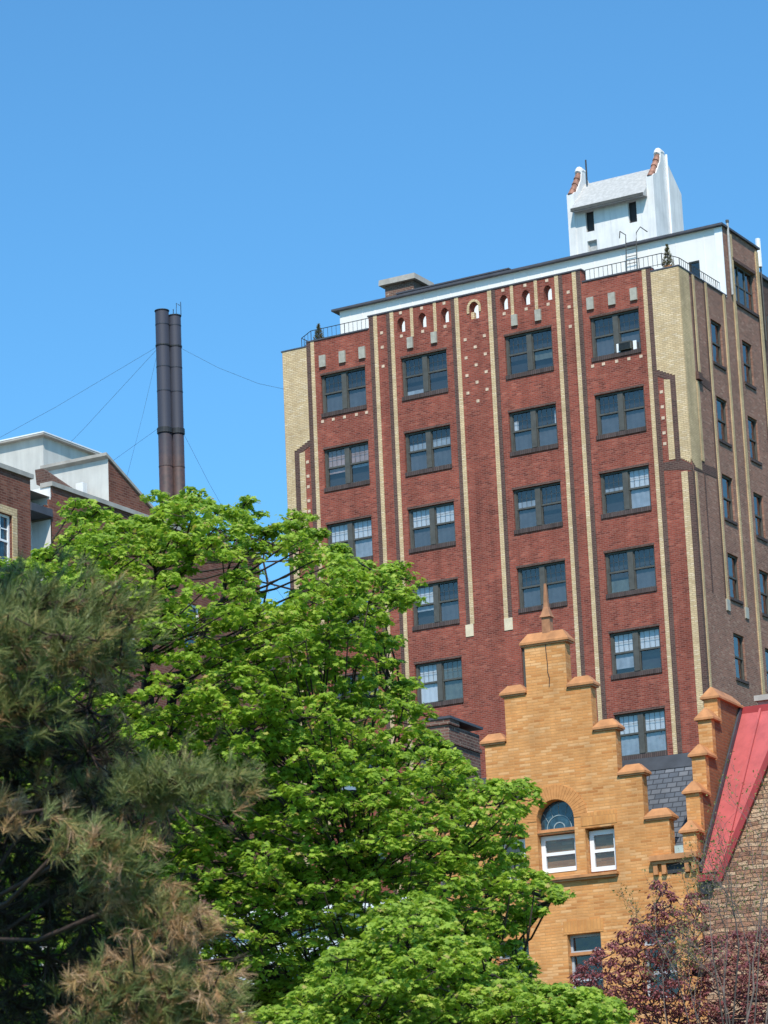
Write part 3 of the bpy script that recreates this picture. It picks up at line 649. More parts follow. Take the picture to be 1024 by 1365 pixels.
def pine(name, label, boughs, trunk, D, fill=()):
    rnd = random.Random(5); rg = np.random.default_rng(5)
    base = at(*trunk[0], D); base.z = 0; T_ = empty(name, base, label, 'tree')
    br = MB(); tp = [at(x, y, D) for x, y in trunk]; br.tube([Vector((0, 0, -.1))] + [q - base for q in tp], [.3] + [.26 - .17 * i / len(tp) for i in range(len(tp))], 9)
    P = []; Dv = []; Tn = []
    for pts, spread, n, brown, *shade_lift in boughs:
        shade_lift = shade_lift[0] if shade_lift else 0
        q = [at(x, y, D + d) for x, y, d in pts]
        if shade_lift: q = [p + SUN * shade_lift for p in q]  # moved towards the sun: added boughs that only cast shade
        br.tube([p - base for p in q], [.032 * (1 - .7 * i / (len(q) - 1)) for i in range(len(q))], 6)
        root = min(tp, key=lambda t: (t - q[0]).length + abs(t.z + .6 - q[0].z)); br.tube([root - base, (root.lerp(q[0], .6) + Vector((0, 0, -.15))) - base, q[0] - base], [.016, .016, .016], 6)
        seg = [(a, b) for a, b in zip(q, q[1:])]
        for k in range(n):
            a, b = rnd.choice(seg); c = a.lerp(b, rnd.random()); ax = (b - a).normalized()
            off = Vector((rnd.gauss(0, 1), rnd.gauss(0, 1), rnd.gauss(.12, .7))) * spread * .55
            tip = c + off; br.tube([c - base, (c + off * .5 - Vector((0, 0, .04))) - base, tip - base], [.012, .008, .005], 4, False)
            dv = (off.normalized() * .6 + ax * .55 + Vector((0, 0, .85)))
            bn = rnd.random() < brown
            for j in range(3):
                P.append(tip + Vector((rnd.gauss(0, .07), rnd.gauss(0, .07), rnd.gauss(0, .06)))); v = dv + Vector((rnd.gauss(0, .35), rnd.gauss(0, .35), rnd.gauss(.1, .25)))
                if bn and rnd.random() < .6: v.z -= 1.3
                Dv.append(v); Tn.append(rnd.uniform(.66, .98) if bn else max(.1, rnd.gauss(.36, .12)))
    for x, y, d, rad, n in fill:                              # old browned needles and twigs inside the crown, darkened to paint in its shade
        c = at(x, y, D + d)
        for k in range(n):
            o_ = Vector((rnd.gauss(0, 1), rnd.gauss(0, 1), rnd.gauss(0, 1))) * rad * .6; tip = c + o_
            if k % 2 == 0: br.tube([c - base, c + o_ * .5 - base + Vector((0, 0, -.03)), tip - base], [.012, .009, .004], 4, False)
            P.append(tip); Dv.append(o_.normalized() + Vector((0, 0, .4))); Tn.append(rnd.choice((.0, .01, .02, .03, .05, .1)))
    br.build('branches', 'pinebark', T_, smooth=True)
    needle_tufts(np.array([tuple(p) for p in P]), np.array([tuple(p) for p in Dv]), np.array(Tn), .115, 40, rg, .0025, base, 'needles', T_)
def bare_tree(name, label, root, limbs, D, n_bud, seed):
    rnd = random.Random(seed); base = at(*root, D); base.z = 0; T_ = empty(name, base, label, 'tree'); br = MB(); tips = []
    p0 = at(*root, D); br.tube([Vector((0, 0, -.1)), p0 - base], [.12, .08], 8)
    def grow(a, d, L, r, lev):
        n = 4; pts = [a]; dd = d.copy()
        for k in range(n): dd = (dd + Vector((rnd.gauss(0, .13), rnd.gauss(0, .13), rnd.gauss(.05, .08)))).normalized(); pts.append(pts[-1] + dd * L / n)
        br.tube([p - base for p in pts], [r * (1 - .6 * k / n) for k in range(n + 1)], 5 if lev < 2 else 3, lev < 2)
        if lev >= 3: tips.append(pts[-1]); tips.append(pts[2]); return
        for k in range(rnd.randint(3, 5)):
            t = rnd.choice(pts[1:]); v = (dd + Vector((rnd.gauss(0, .55), rnd.gauss(0, .55), rnd.gauss(.1, .35)))).normalized(); grow(t, v, L * rnd.uniform(.5, .72), max(.003, r * .5), lev + 1)
    for (x, y), r, L in limbs:
        q = at(x, y, D + rnd.uniform(-.8, .8)); br.tube([p0 - base, p0.lerp(q, .5) - base + Vector((rnd.gauss(0, .1), rnd.gauss(0, .1), 0)), q - base], [r * 1.5, r * 1.2, r], 6)
        grow(q, Vector((rnd.gauss(0, .2), rnd.gauss(0, .2), 1)) + (q - p0).normalized() * .5, L, r, 0)
    br.build('branches', 'twig', T_)
    sel = [rnd.choice(tips) for _ in range(n_bud)]; rg = np.random.default_rng(seed)
    P = np.array([tuple(p) for p in sel]) + rg.normal(0, .05, (n_bud, 3)); X = rg.normal(0, 1, (n_bud, 3)); X[:, 2] = abs(X[:, 2]); Zn = rg.normal(0, 1, (n_bud, 3)) + [0, 0, .8]
    leaves('buds', P, X, Zn, rg.uniform(.025, .055, n_bud), rg.random(n_bud), 'plain', 'bud', T_, base)
def roof_conifer(loc, h, label, seed):
    rg = np.random.default_rng(seed); e = empty('potted_conifer', loc, label, 'shrub', group='conifers on the roof corners')
    MB().tube([(0, 0, 0), (0, 0, .02), (0, 0, .24)], [.13, .14, .17], 10).build('pot', 'terra', e)
    MB().tube([(0, 0, .2), (0, 0, h * .9)], [.03, .01], 5).build('stem', 'bark', e)
    n = 420; z = rg.random(n) ** 1.3; r = (1 - z) * .25 * np.sqrt(rg.random(n)) + .015; a = rg.random(n) * 6.283
    P = np.stack([r * np.cos(a), r * np.sin(a), .26 + z * (h - .26)], 1); Dv = np.stack([np.cos(a), np.sin(a), np.full(n, 1.3)], 1)
    needle_tufts(P, Dv, rg.random(n), .085, 7, rg, .006, (0, 0, 0), 'foliage', e, 'conifer', .35)


# ------------------------------------------------------------------ gabled golden house (own frame: u along front, w back)
TH = R(4); OG = Vector((15.1678, -44.1982, 0))
GH = empty('gabled_house', OG, 'golden brick house with stepped front gable, arched window and thin finial', 'house', TH)
FD = .0; GC = .1
gw = MB()
AW = (-.33, .59, 11.61, 13.29, 'arch', 1.0)
gh_holes = [AW, (.84, 1.55, 11.5, 12.6), (-1.35, -.64, 11.5, 12.6), (.26, 1.07, 8.6, 10.2), (2.03, 2.84, 8.6, 10.2), (-1.5, -.69, 8.6, 10.2), (.26, 1.07, 5.0, 6.9), (2.03, 2.84, 5.0, 6.9), (-1.5, -.69, 5, 6.9)]
tiers = [(0, 11.3, -3.27, 3.476), (11.3, 12.55, -2.67, 2.87), (12.55, 13.62, -2.08, 2.29), (13.62, 14.72, -1.52, 1.72), (14.72, 15.79, -.97, 1.18), (15.79, 16.9, -.4, .61)]
for z0, z1, a, b in tiers:
    hs = []
    for h in gh_holes:
        lo, hi = max(h[2], z0), min(h[3], z1)
        if hi - lo < .05: continue
        if len(h) > 4:
            if hi < h[3] - .01: hs.append((h[0], h[1], lo, hi))
            else: hs.append((h[0], h[1], lo, hi, 'arch', (13.29 - 12.83) / .46))
        else: hs.append((h[0], h[1], lo, hi))
    gw.wall(a, b, z0, z1, hs, .32)
gw.build('front_wall', 'gold', GH)
# parapet thickness: returns, back and shoulders of each step
gr = MB()
for i, (z0, z1, a, b) in enumerate(tiers[1:]):
    gr.quad((b, 0, z0), (b, .3, z0), (b, .3, z1), (b, 0, z1)); gr.quad((a, 0, z0), (a, .3, z0), (a, .3, z1), (a, 0, z1)); gr.quad((a, .3, z0), (b, .3, z0), (b, .3, z1), (a, .3, z1))
gr.quad((-3.27, 0, 11.3), (3.476, 0, 11.3), (3.476, .3, 11.3), (-3.27, .3, 11.3))
gr.build('step_returns', 'gold', GH)
def coping(u0, u1, z, w0=-.07, w1=.37, h=.23):
    c_ = MB()
    c_.box(u0, u1, w0, w1, z, z + .045); c_.box(u0 + .03, u1 - .03, w0 + .03, w1 - .03, z - .04, z)
    c_.frustum((u0, u1, w0, w1), z + .047, (u0 + (.17 if u1 - u0 > .5 else .08), u1 - (.17 if u1 - u0 > .5 else .08), w0 + .13, w1 - .13), z + h)
    return c_.build('step_coping', 'terra', GH)
for (z0, z1, a, b), (_, _, a2, b2) in zip(tiers[1:5], tiers[2:6]):
    coping(a - .1, a2 - .002, z1 + .04); coping(b2 + .002, b + .1, z1 + .04)
coping(-.5, .72, 16.94, h=.27)
fi = MB(); fi.box(.05, .25, .04, .24, 17.0, 17.55)
fi.frustum((.01, .29, 0, .28), 17.55, (.04, .26, .03, .25), 17.61); fi.frustum((.04, .26, .03, .25), 17.61, (.095, .205, .085, .195), 17.80); fi.frustum((.095, .205, .085, .195), 17.80, (.125, .175, .115, .165), 18.36)
fi.build('finial', plain('weathered_finial', (.40, .18, .085), .65, .35, 5), GH)
st_ = MB(); st_.tube([(.13, -.012, 16.92), (.14, -.012, 16.7), (.16, -.012, 16.4), (.15, -.012, 16.25), (.19, -.012, 16.1), (.17, -.012, 15.9)], .009, 4); st_.build('lightning_wire', 'iron', GH)
# arch rings
def ring(cx, cz, r0, r1, a0=0, a1=180, n=28, t=-.012):
    a = MB()
    for k in range(n):
        t0, t1 = R(a0 + (a1 - a0) * (k + .04) / n), R(a0 + (a1 - a0) * (k + .96) / n)
        a.prism([(cx + r0 * math.cos(t0), cz + r0 * math.sin(t0)), (cx + r1 * math.cos(t0), cz + r1 * math.sin(t0)), (cx + r1 * math.cos(t1), cz + r1 * math.sin(t1)), (cx + r0 * math.cos(t1), cz + r0 * math.sin(t1))], t, .05)
    return a
ring(.13, 12.83, .463, .79).build('arch_ring', plain('orange_voussoirs', (.60, .26, .085), .85, .2, 9), GH)
fl = MB()
for a, b, z in ((.76, 1.63, 12.6), (-1.43, -.56, 12.6), (.18, 1.15, 10.2), (1.95, 2.92, 10.2), (-1.58, -.61, 10.2)): fl.box(a, b, -.01, .05, z + .004, z + .3)
split_build(fl, 'flat_arch', 'goldplain', GH)
# windows of the house
def sash(a, b, z0, z1, mat, frame=.09, d=.2, white=True, split=.5):
    f = MB(); f.box(a, a + frame, d, d + .09, z0, z1); f.box(b - frame, b, d, d + .09, z0, z1); f.box(a + frame, b - frame, d, d + .09, z1 - frame, z1); f.box(a + frame, b - frame, d, d + .09, z0, z0 + frame)
    zm = z0 + (z1 - z0) * split; f.box(a + frame, b - frame, d + .01, d + .08, zm - .035, zm + .035)
    w = f.build('window', mat, GH)
    g_ = MB(); g_.quad((a + .02, d + .05, z0), (b - .02, d + .05, z0), (b - .02, d + .05, z1), (a + .02, d + .05, z1)); g_.build('pane', 'glass2', w)
    return w
w = sash(-.33, .59, 11.66, 12.5, 'whitewood', .1)
tr = MB(); tr.box(-.33, .59, .02, .3, 12.52, 12.575); tr.box(-.33, .59, .05, .3, 12.577, 12.63); tr.build('transom', 'terra', w)
lun = MB(); arc = [(.13 + .45 * math.cos(R(t)), 12.83 + .45 * math.sin(R(t))) for t in range(0, 181, 10)]; lun.prism([(.58, 12.63)] + arc + [(-.32, 12.63)], .24, .27); lun.build('stained_lunette', 'stain', w)
rg_ = MB()
for k in range(16):
    t0, t1 = R(k * 11.25), R((k + 1) * 11.25)
    for r0, r1 in ((.12, .145), (.29, .31)): rg_.prism([(.13 + r0 * math.cos(t0), 12.66 + r0 * math.sin(t0)), (.13 + r1 * math.cos(t0), 12.66 + r1 * math.sin(t0)), (.13 + r1 * math.cos(t1), 12.66 + r1 * math.sin(t1)), (.13 + r0 * math.cos(t1), 12.66 + r0 * math.sin(t1))], .225, .24)
for k in range(1, 6): t0 = R(k * 30); rg_.tube([(.13 + .31 * math.cos(t0), .235, 12.66 + .31 * math.sin(t0)), (.13 + .44 * math.cos(t0), .235, 12.8 + .44 * math.sin(t0))], .008, 4)
split_build(rg_, 'leading', plain('pale_glass_bead', (.28, .36, .38), .4, .5, 9), w)
sash(.86, 1.54, 11.58, 12.5, 'whitewood', .1); sash(-1.34, -.66, 11.58, 12.5, 'whitewood', .1)
for a, z0, z1 in ((.26, 8.6, 10.2), (2.03, 8.6, 10.2), (-1.5, 8.6, 10.2), (.26, 5, 6.9), (2.03, 5, 6.9), (-1.5, 5, 6.9)):
    w = sash(a, a + .81, z0, z1 - .42, 'blindgrey', .06, .2)
    MB().box(a, a + .81, .1, .3, z1 - .47, z1 - .40).build('transom', 'terra', w)
    MB().box(a, a + .05, .19, .28, z1 - .40, z1).box(a + .76, a + .81, .19, .28, z1 - .40, z1).box(a + .05, a + .76, .19, .28, z1 - .06, z1).box(a + .05, a + .76, .19, .28, z1 - .40, z1 - .36).build('transom_frame', 'blindgrey', w)
    MB().quad((a, .24, z1 - .4), (a + .81, .24, z1 - .4), (a + .81, .24, z1), (a, .24, z1)).build('transom_pane', 'glass2', w)
MB().box(-1.5, 1.6, -.13, .1, 11.44, 11.5).box(-1.46, 1.56, -.09, .1, 11.39, 11.438).build('sill_course', 'terra', GH)
MB().box(-1.35, 1.56, .06, .2, 11.502, 11.58).build('under_sill', 'blindgrey', GH) if 0 else None
MB().box(-3.0, 3.1, .8, 6, 0, 10.9).build('dark_room_backing', 'dim', GH)  # backing box painted dark in place of unlit rooms
# cornice bracket at the right corner
cb = MB(); cb.box(2.4, 3.52, -.18, .3, 11.62, 11.74); cb.box(2.44, 3.48, -.12, .1, 11.55, 11.62)
for a in (2.46, 2.66, 3.2, 3.36): cb.box(a, a + .1, -.1, .05, 11.32, 11.55)
cb.build('corner_cornice', 'terra', GH)
MB().box(2.74, 3.2, -.02, .02, 11.33, 11.55).build('cornice_dark_panel', 'dim', GH)  # flat dark panel; the shade of a recess is put into its colour
MB().box(2.92, 3.14, .1, .6, 11.745, 11.95).build('valley_flashing', 'copper', GH)
# right party wall with its stepped parapet, slate roof between
stp = [(.05, 12.2), (.42, 13.13), (.97, 14.05), (1.55, 14.98), (2.05, 15.55)]
UR0, UR1 = 3.156, 3.476
STP0 = stp
for uL, uR, nm in ((UR0, UR1, 'party_wall'), (-3.27, -2.95, 'party_wall')):
    stp = STP0 if uL > 0 else [(.05, 12.2), (.42, 13.13), (.72, 14.5)]; last = len(stp) - 1
    poly = [(.0, 0), (.0, 11.28)]
    poly = [(.302, 0), (.302, 11.3)] if 0 else [(.004, 0), (.004, 11.29)]
    for i, (w_, z_) in enumerate(stp): poly += [(w_, poly[-1][1]), (w_, z_)]
    poly += [(3.7, 15.55), (3.9, 15.0), (9, 14.0), (9, 0)] if uL > 0 else [(1.1, 14.5), (1.1, 0)]
    pw = MB(); pw.prism_u(poly, uL + .002, uR); pw.build(nm, 'goldside', GH)
    fr = MB()
    for i, (w_, z_) in enumerate(stp): fr.box(uL - .002, uR + .004, w_ - .012, w_ + .2, stp[i - 1][1] if i else 11.76, z_)
    fr.build('step_faces', 'gold', GH)
    for i, (w_, z_) in enumerate(stp):
        w1_ = stp[i + 1][0] + .02 if i < last else (3.75 if uL > 0 else .985)
        c_ = MB(); c_.box(uL - .07, uR + .08, w_ - .08, w1_, z_, z_ + .045); c_.frustum((uL - .07, uR + .08, w_ - .08, w1_), z_ + .047, (uL + .13, uR - .13, w_ + .08, max(w_ + .12, w1_ - (.3 if i == 4 else .02))), z_ + .29); c_.build('step_coping', 'terra', GH)
MB().quad((-2.95, .25, 11.6), (3.156, .25, 11.6), (3.156, 1.95, 14.12), (-2.95, 1.95, 14.12)).quad((-2.95, 1.95, 14.1), (3.156, 1.95, 14.1), (3.156, 6, 14.2), (-2.95, 6, 14.2)).build('slate_roof', 'slate', GH)
MB().add([(-2.94, 1.86, 14.02), (3.15, 1.86, 14.02), (3.15, 2.0, 14.36), (-2.94, 2.0, 14.36), (-2.94, 2.3, 14.36), (3.15, 2.3, 14.36)], [(0, 1, 2, 3), (3, 2, 5, 4)]).build('ridge_flashing', 'lead', GH)
ch = MB().box(-3.42, -2.86, 1.0, 2.75, 0, 15.55).box(-3.46, -2.82, .96, 2.79, 15.1, 15.2).box(-3.47, -2.81, .95, 1.5, 15.55, 15.68).build('side_chimney', 'mottle', GH)
MB().box(-3.5, -2.78, .92, 2.83, 15.682, 15.74).build('chimney_cap', 'fascia', ch)

# ------------------------------------------------------------------ stone house with red roof, right of the party wall
SH = empty('stone_house', GH.matrix_basis @ Vector((6.3, 0, 0)), 'rubble stone house with red sheet metal roof at the right edge', 'house', TH)
K = 6.3
sg = MB(); pk = (6.3 - K, 15.43)
rk = lambda u: 11.2 + (u - 3.98) * (13.57 - 11.2) / 1.3
sgp = [(3.5 - K, 0), (8.9 - K, 0), (8.9 - K, 11.08), (8.62 - K, 11.2), (6.3 - K, rk(6.3)), (3.98 - K, 11.2), (3.72 - K, 11.0), (3.5 - K, 11.0)]
sg.prism(sgp, -.02, .35); sg.build('stone_gable', 'stone', SH)
rr = MB()
for s_ in (-1, 1):
    a = [(s_ * (3.92 - K) * -1 if s_ > 0 else 3.92 - K, 11.12), (s_ * 0, rk(6.3) + .02)]
    x0 = (3.86 - K) * (1 if s_ < 0 else -1)
    rr.prism([(x0, 11.02), (x0 + (.17 if s_ < 0 else -.17), 11.02), (0, rk(6.3) - .05), (0, rk(6.3) + .18)], -.12, .42)
rr.build('rake_coping', 'reddark', SH)
MB().add([(3.48 - K, .15, 11.29), (2.75, .15, 11.29), (2.75, 3.67, 15.5), (3.48 - K, 3.67, 15.5), (2.75, 7, 11.3), (3.48 - K, 7, 11.3)], [(0, 1, 2, 3), (3, 2, 4, 5)]).build('metal_roof', 'redroof', SH)
sm = MB()
for u in (3.95, 4.62, 5.3, 6.0): sm.add([(u - K, .15, 11.3), (u + .05 - K, .15, 11.3), (u + .05 - K, 3.67, 15.51), (u - K, 3.67, 15.51), (u - K, .12, 11.34), (u + .05 - K, .12, 11.34), (u + .05 - K, 3.64, 15.55), (u - K, 3.64, 15.55)], [(4, 5, 6, 7), (0, 4, 7, 3), (1, 2, 6, 5), (0, 1, 5, 4), (3, 7, 6, 2)])
sm.build('roof_seams', 'redroof', SH)
MB().box(3.48 - K, 2.75, 3.6, 3.78, 15.42, 15.58).build('ridge_roll', 'reddark', SH)
MB().add([(3.485 - K, .1, 11.3), (3.53 - K, .1, 11.3), (3.53 - K, 3.66, 15.56), (3.485 - K, 3.66, 15.56), (3.485 - K, .05, 11.42), (3.53 - K, .05, 11.42), (3.53 - K, 3.62, 15.68), (3.485 - K, 3.62, 15.68)], [(4, 5, 6, 7), (0, 4, 7, 3), (1, 2, 6, 5), (0, 1, 5, 4), (3, 7, 6, 2)]).build('wall_flashing', 'lead', SH)
MB().box(3.5 - K, 3.9 - K, -.16, .12, 11.06, 11.2).build('gutter', 'reddark', SH)
MB().box(3.55 - K, 3.8 - K, -.1, -.022, 10.78, 11.05).build('hopper', 'iron', SH)
cm = MB().box(3.85 - K, 5.2 - K, 3.85, 4.6, 13, 15.72).build('roof_chimney', plain('pink_brick', (.45, .25, .21), .9, .3, 6), SH); MB().box(3.78 - K, 5.27 - K, 3.78, 4.67, 15.72, 15.85).build('chimney_cap', 'concrete', cm)
wn = MB().box(5.6 - K, 5.66 - K, -.06, .0, 8.2, 10.0).box(6.94 - K, 7.0 - K, -.06, 0, 8.2, 10.0).box(5.66 - K, 6.94 - K, -.06, 0, 9.94, 10.0).box(5.66 - K, 6.94 - K, -.06, 0, 8.2, 8.26).build('window', 'whitewood', SH); MB().box(5.66 - K, 6.94 - K, -.04, -.025, 8.26, 9.94).build('pane', 'stain', wn)

# ------------------------------------------------------------------ pale house half hidden by the trees
PHS = empty('pale_house', GH.matrix_basis @ Vector((-7.4, 1.2, 0)), 'low pale painted house behind the maple branches, left of the golden gable', 'house', TH)
ph2 = MB().wall(-3.6, 3.6, 0, 11.4, [(-2.8, -1.6, 8.6, 10.4), (-.4, .8, 8.6, 10.4), (1.7, 2.9, 8.6, 10.4), (-2.8, -1.6, 5, 7), (1.7, 2.9, 5, 7)], .15); ph2.quad((3.6, 0, 0), (3.6, 8, 0), (3.6, 8, 11.4), (3.6, 0, 11.4)).quad((-3.6, 0, 0), (-3.6, 8, 0), (-3.6, 8, 11.4), (-3.6, 0, 11.4))
ph2.build('wall', plain('pale_blue_paint', (.55, .60, .66), .7, .2, .8), PHS)
MB().box(-3.9, 3.9, -.35, 8.2, 11.4, 11.62).build('eave', 'whitewood', PHS); MB().frustum((-3.8, 3.8, -.2, 8.1), 11.62, (-3.8, 3.8, 3.5, 4.5), 12.0).build('roof', 'fascia', PHS)
for a, z in ((-2.8, 8.6), (-.4, 8.6), (1.7, 8.6), (-2.8, 5), (1.7, 5)):
    h_ = 1.8 if z > 6 else 2.0
    w = MB().box(a, a + .08, .05, .14, z, z + h_).box(a + 1.12, a + 1.2, .05, .14, z, z + h_).box(a + .08, a + 1.12, .05, .14, z + h_ - .08, z + h_).box(a + .08, a + 1.12, .05, .14, z, z + .08).box(a + .08, a + 1.12, .06, .13, z + h_ / 2 - .03, z + h_ / 2 + .03).build('window', 'whitewood', PHS)
    MB().quad((a, .1, z), (a + 1.2, .1, z), (a + 1.2, .1, z + h_), (a, .1, z + h_)).build('pane', 'stain', w)

# ------------------------------------------------------------------ brick block at the left edge
LB = empty('brick_block', (-2.68, -38.43, 0), 'old brown brick block with grey stucco roof rooms, left edge', 'building')
OX, OY = -2.68, -38.43
lw = MB(lambda u, w, z: (-w, u, z))                              # east wall, u = Y - OY
lw.wall(-12, -.98, 0, 25.0, [(-2.97, -1.86, 22.4, 23.76), (-2.97, -1.86, 18.9, 20.4), (-6, -4.9, 22.4, 23.76)], .18); lw.wall(0, 10.9, 0, 25.0, [(6.6, 7.5, 21.2, 22.9), (3.2, 4.1, 21.2, 22.9)], .18)
lw.quad((-.98, 0, 0), (-.98, .67, 0), (-.98, .67, 25), (-.98, 0, 25)); lw.quad((10.9, 0, 0), (10.9, 9, 0), (10.9, 9, 25), (10.9, 0, 25)); lw.quad((-12, 0, 0), (-12, 12, 0), (-12, 12, 25), (-12, 0, 25))
lw.build('side_wall', 'redleft', LB)
MB().quad((-12, -12, 24.7), (-.05, -12, 24.7), (-.05, 10.9, 24.7), (-12, 10.9, 24.7)).build('roof_deck', 'concrete', LB)
MB().box(-.35, .07, -12.05, -.9, 25.0, 25.13).box(-.35, .07, -.04, 10.95, 25.0, 25.13).build('coping', 'concrete', LB)
MB().quad((-.67, -.98, 0), (-.67, 0, 0), (-.67, 0, 25), (-.67, -.98, 25)).quad((-.67, -.004, 24.34), (-.02, -.004, 24.34), (-.02, -.004, 25), (-.67, -.004, 25)).quad((-.67, -.004, 0), (-.03, -.004, 0), (-.03, -.004, 24.05), (-.67, -.004, 24.05)).build('light_court', 'white', LB)
MB().box(-.72, .05, -1.0, -.005, 24.1, 24.32).build('court_lintel', 'fascia', LB)
rb = MB(); rnd = random.Random(3)
for k in range(9): x = -.6 + .07 * k; rb.box(x, x + .065, -.1 - .05 * rnd.random(), -.006, 24.33, 24.36 + .3 * rnd.random() * (k / 9))
rb.build('broken_brick', 'redleft', LB)
sx = lambda u, w, z: (-w, u, z)
for a in (-2.97, -5.99):
    sr = MB(sx).box(a - .22, a - .003, -.03, .1, 22.4, 23.76).box(a + 1.113, a + 1.33, -.03, .1, 22.4, 23.76).box(a - .22, a + 1.33, -.03, .1, 23.763, 23.98).build('window_surround', 'cream', LB)
    w = MB(sx).box(a, a + .07, .08, .16, 22.4, 23.76).box(a + 1.04, a + 1.11, .08, .16, 22.4, 23.76).box(a + .07, a + 1.04, .08, .16, 23.69, 23.76).box(a + .07, a + 1.04, .08, .16, 22.4, 22.47).box(a + .07, a + 1.04, .09, .15, 23.0, 23.06).box(a + .38, a + .41, .1, .14, 23.06, 23.69).box(a + .7, a + .73, .1, .14, 23.06, 23.69).box(a + .07, a + 1.04, .1, .14, 23.35, 23.38).build('window', 'whitewood', LB)
    MB(sx).quad((a, .12, 22.4), (a + 1.11, .12, 22.4), (a + 1.11, .12, 23.76), (a, .12, 23.76)).build('pane', 'stain', w)
    MB(sx).box(a - .25, a + 1.36, -.1, .1, 22.27, 22.397).build('sill', 'concrete', w)
for a, z0, z1 in ((6.6, 21.2, 22.9), (3.2, 21.2, 22.9)):
    w = MB(sx).box(a, a + .07, .08, .16, z0, z1).box(a + .83, a + .9, .08, .16, z0, z1).box(a + .07, a + .83, .08, .16, z1 - .07, z1).box(a + .07, a + .83, .08, .16, (z0 + z1) / 2, (z0 + z1) / 2 + .06).build('window', 'whitewood', LB); MB(sx).quad((a, .12, z0), (a + .9, .12, z0), (a + .9, .12, z1), (a, .12, z1)).build('pane', 'stain', w)
# roof rooms
def L(x, y): return x - OX, y - OY
x0, y0 = L(-5.0, -35.43); x1, y1 = L(-2.8, -31.0)
b2 = MB(); b2.quad((x0, y0, 24.7), (x1, y0, 24.7), (x1, y0, 26.55), (x0, y0, 26.55)); b2.quad((x0, y0, 24.7), (x0, y1, 24.7), (x0, y1, 24.8), (x0, y0, 26.55)); B2 = b2.build('stair_bulkhead', 'stucco', LB)
MB().quad((x1, y0 + .002, 24.7), (x1, y0 + 4.0, 24.7), (x1, y0, 26.55)).build('raking_brick_wall', 'redleft', B2)
MB().add([(x0 - .1, y0 - .15, 26.55), (x1 + .05, y0 - .15, 26.55), (x1 + .05, y0 + 4.2, 24.5), (x0 - .1, y0 + 4.2, 24.5), (x0 - .1, y0 - .15, 26.64), (x1 + .05, y0 - .15, 26.64), (x1 + .05, y0 + 4.2, 24.6), (x0 - .1, y0 + 4.2, 24.6)], [(0, 3, 2, 1), (4, 5, 6, 7), (0, 1, 5, 4), (1, 2, 6, 5), (2, 3, 7, 6), (3, 0, 4, 7)]).build('bulkhead_roof', 'concrete', B2)
x0, y0 = L(-14, -31.43); x1, y1 = L(-7.96, -28.3)
B1 = MB().box(x0, x1, y0, y1, 24.7, 29.0).build('stucco_roof_room', 'stucco', LB)
MB().box(x0 - .2, x1 + .16, y0 - .2, y1 + .1, 29.0, 29.06).build('slab_roof', 'concrete', B1)
MB().box(x0 - .2, x1 + .17, y0 - .21, y1 + .1, 29.062, 29.1).build('roof_flashing', 'whitewood', B1)
MB().box(x0 + 4.6, x0 + 5.0, y0 + .1, y0 + .5, 29.1, 29.2).build('roof_hatch', 'white', B1)
vx, vy = L(-4.6, -36.3)
MB().box(vx + .1, vx + .4, vy, vy + .4, 24.7, 25.55).build('vent_box', 'white', LB); MB().box(vx + 1.05, vx + 1.3, vy + .3, vy + .5, 24.7, 25.75).build('vent_box', 'white', LB)
MB().prism([(vx + .05, 26.2), (vx + .3, 26.2), (vx + 1.75, 25.1), (vx + 1.4, 25.0), (vx + .1, 25.75)], vy - .3, vy - .1).build('sloping_stub', 'brownbrick', LB)  # sloping piece added for a dark triangle of shaded stub wall

LOW = empty('low_brick_building', (-24, 3, 0), 'low brown brick building in the gap between left block and tower', 'building')
MB().box(-9, 5.2, 0, 9, 0, 31.3).build('wall', 'brownbrick', LOW); MB().box(-9.1, 5.3, -.1, 9.1, 31.3, 31.5).build('coping', 'concrete', LOW)
MB().box(2, 3, -.03, .02, 27.5, 29.2).build('window', 'frame', LOW)

# ------------------------------------------------------------------ twin smokestacks
def stack(x, y, top, r, label, brk):
    s = empty('smokestack', (x, y, 0), label, 'smokestack', group='pair of steel smokestacks')
    sh_ = MB(); sh_.tube([(0, 0, 0), (0, 0, top)], r, 20); sh_.build('shaft', 'steel', s, smooth=False)
    for p in s.children[0].data.polygons: p.use_smooth = abs(p.normal.z) < .5
    MB().tube([(0, 0, 43.25), (0, 0, 43.5)], r + .05, 20).build('collar', 'iron', s); MB().tube([(0, 0, 47.55), (0, 0, 47.62)], r + .025, 20).build('band', 'iron', s)
    se = MB()
    for z in (41.6, 45.3, 46.5, 48.6): se.tube([(0, 0, z), (0, 0, z + .05)], r + .012, 20)
    se.build('weld_seams', 'steel', s); MB().tube([(0, 0, top), (0, 0, top + .04)], r + .03, 20).build('rim', 'iron', s)
    for a, b in brk: MB().tube([(Vector(a) - Vector((x, y, 0))).lerp(Vector(b) - Vector((x, y, 0)), t) + Vector((0, 0, -1.2 * math.sin(math.pi * t) * .5)) for t in (0, .25, .5, .75, 1)], .0065, 4).build('guy_wire', 'iron', s)
    return s
A = (-31.76, 11.43); B = (-31.375, 11.93)
stack(*A, 49.3, .325, 'taller front steel smokestack, soot black above and rusty below its collar', [((A[0] - .3, A[1], 47.6), (-45, -4, 36)), ((A[0] - .3, A[1], 47.5), (-43, 2, 33)), ((A[0] - .3, A[1], 43.6), (-43, 5, 36.5)), ((A[0] - .25, A[1], 47.5), (-35.5, 11, 37))])
s2 = stack(*B, 49.1, .295, 'shorter rear steel smokestack partly hidden behind the taller one', [((B[0] + .25, B[1], 47.5), (-18.26, 5, 41.0)), ((B[0] + .25, B[1], 43.4), (-27.5, 15, 35))])
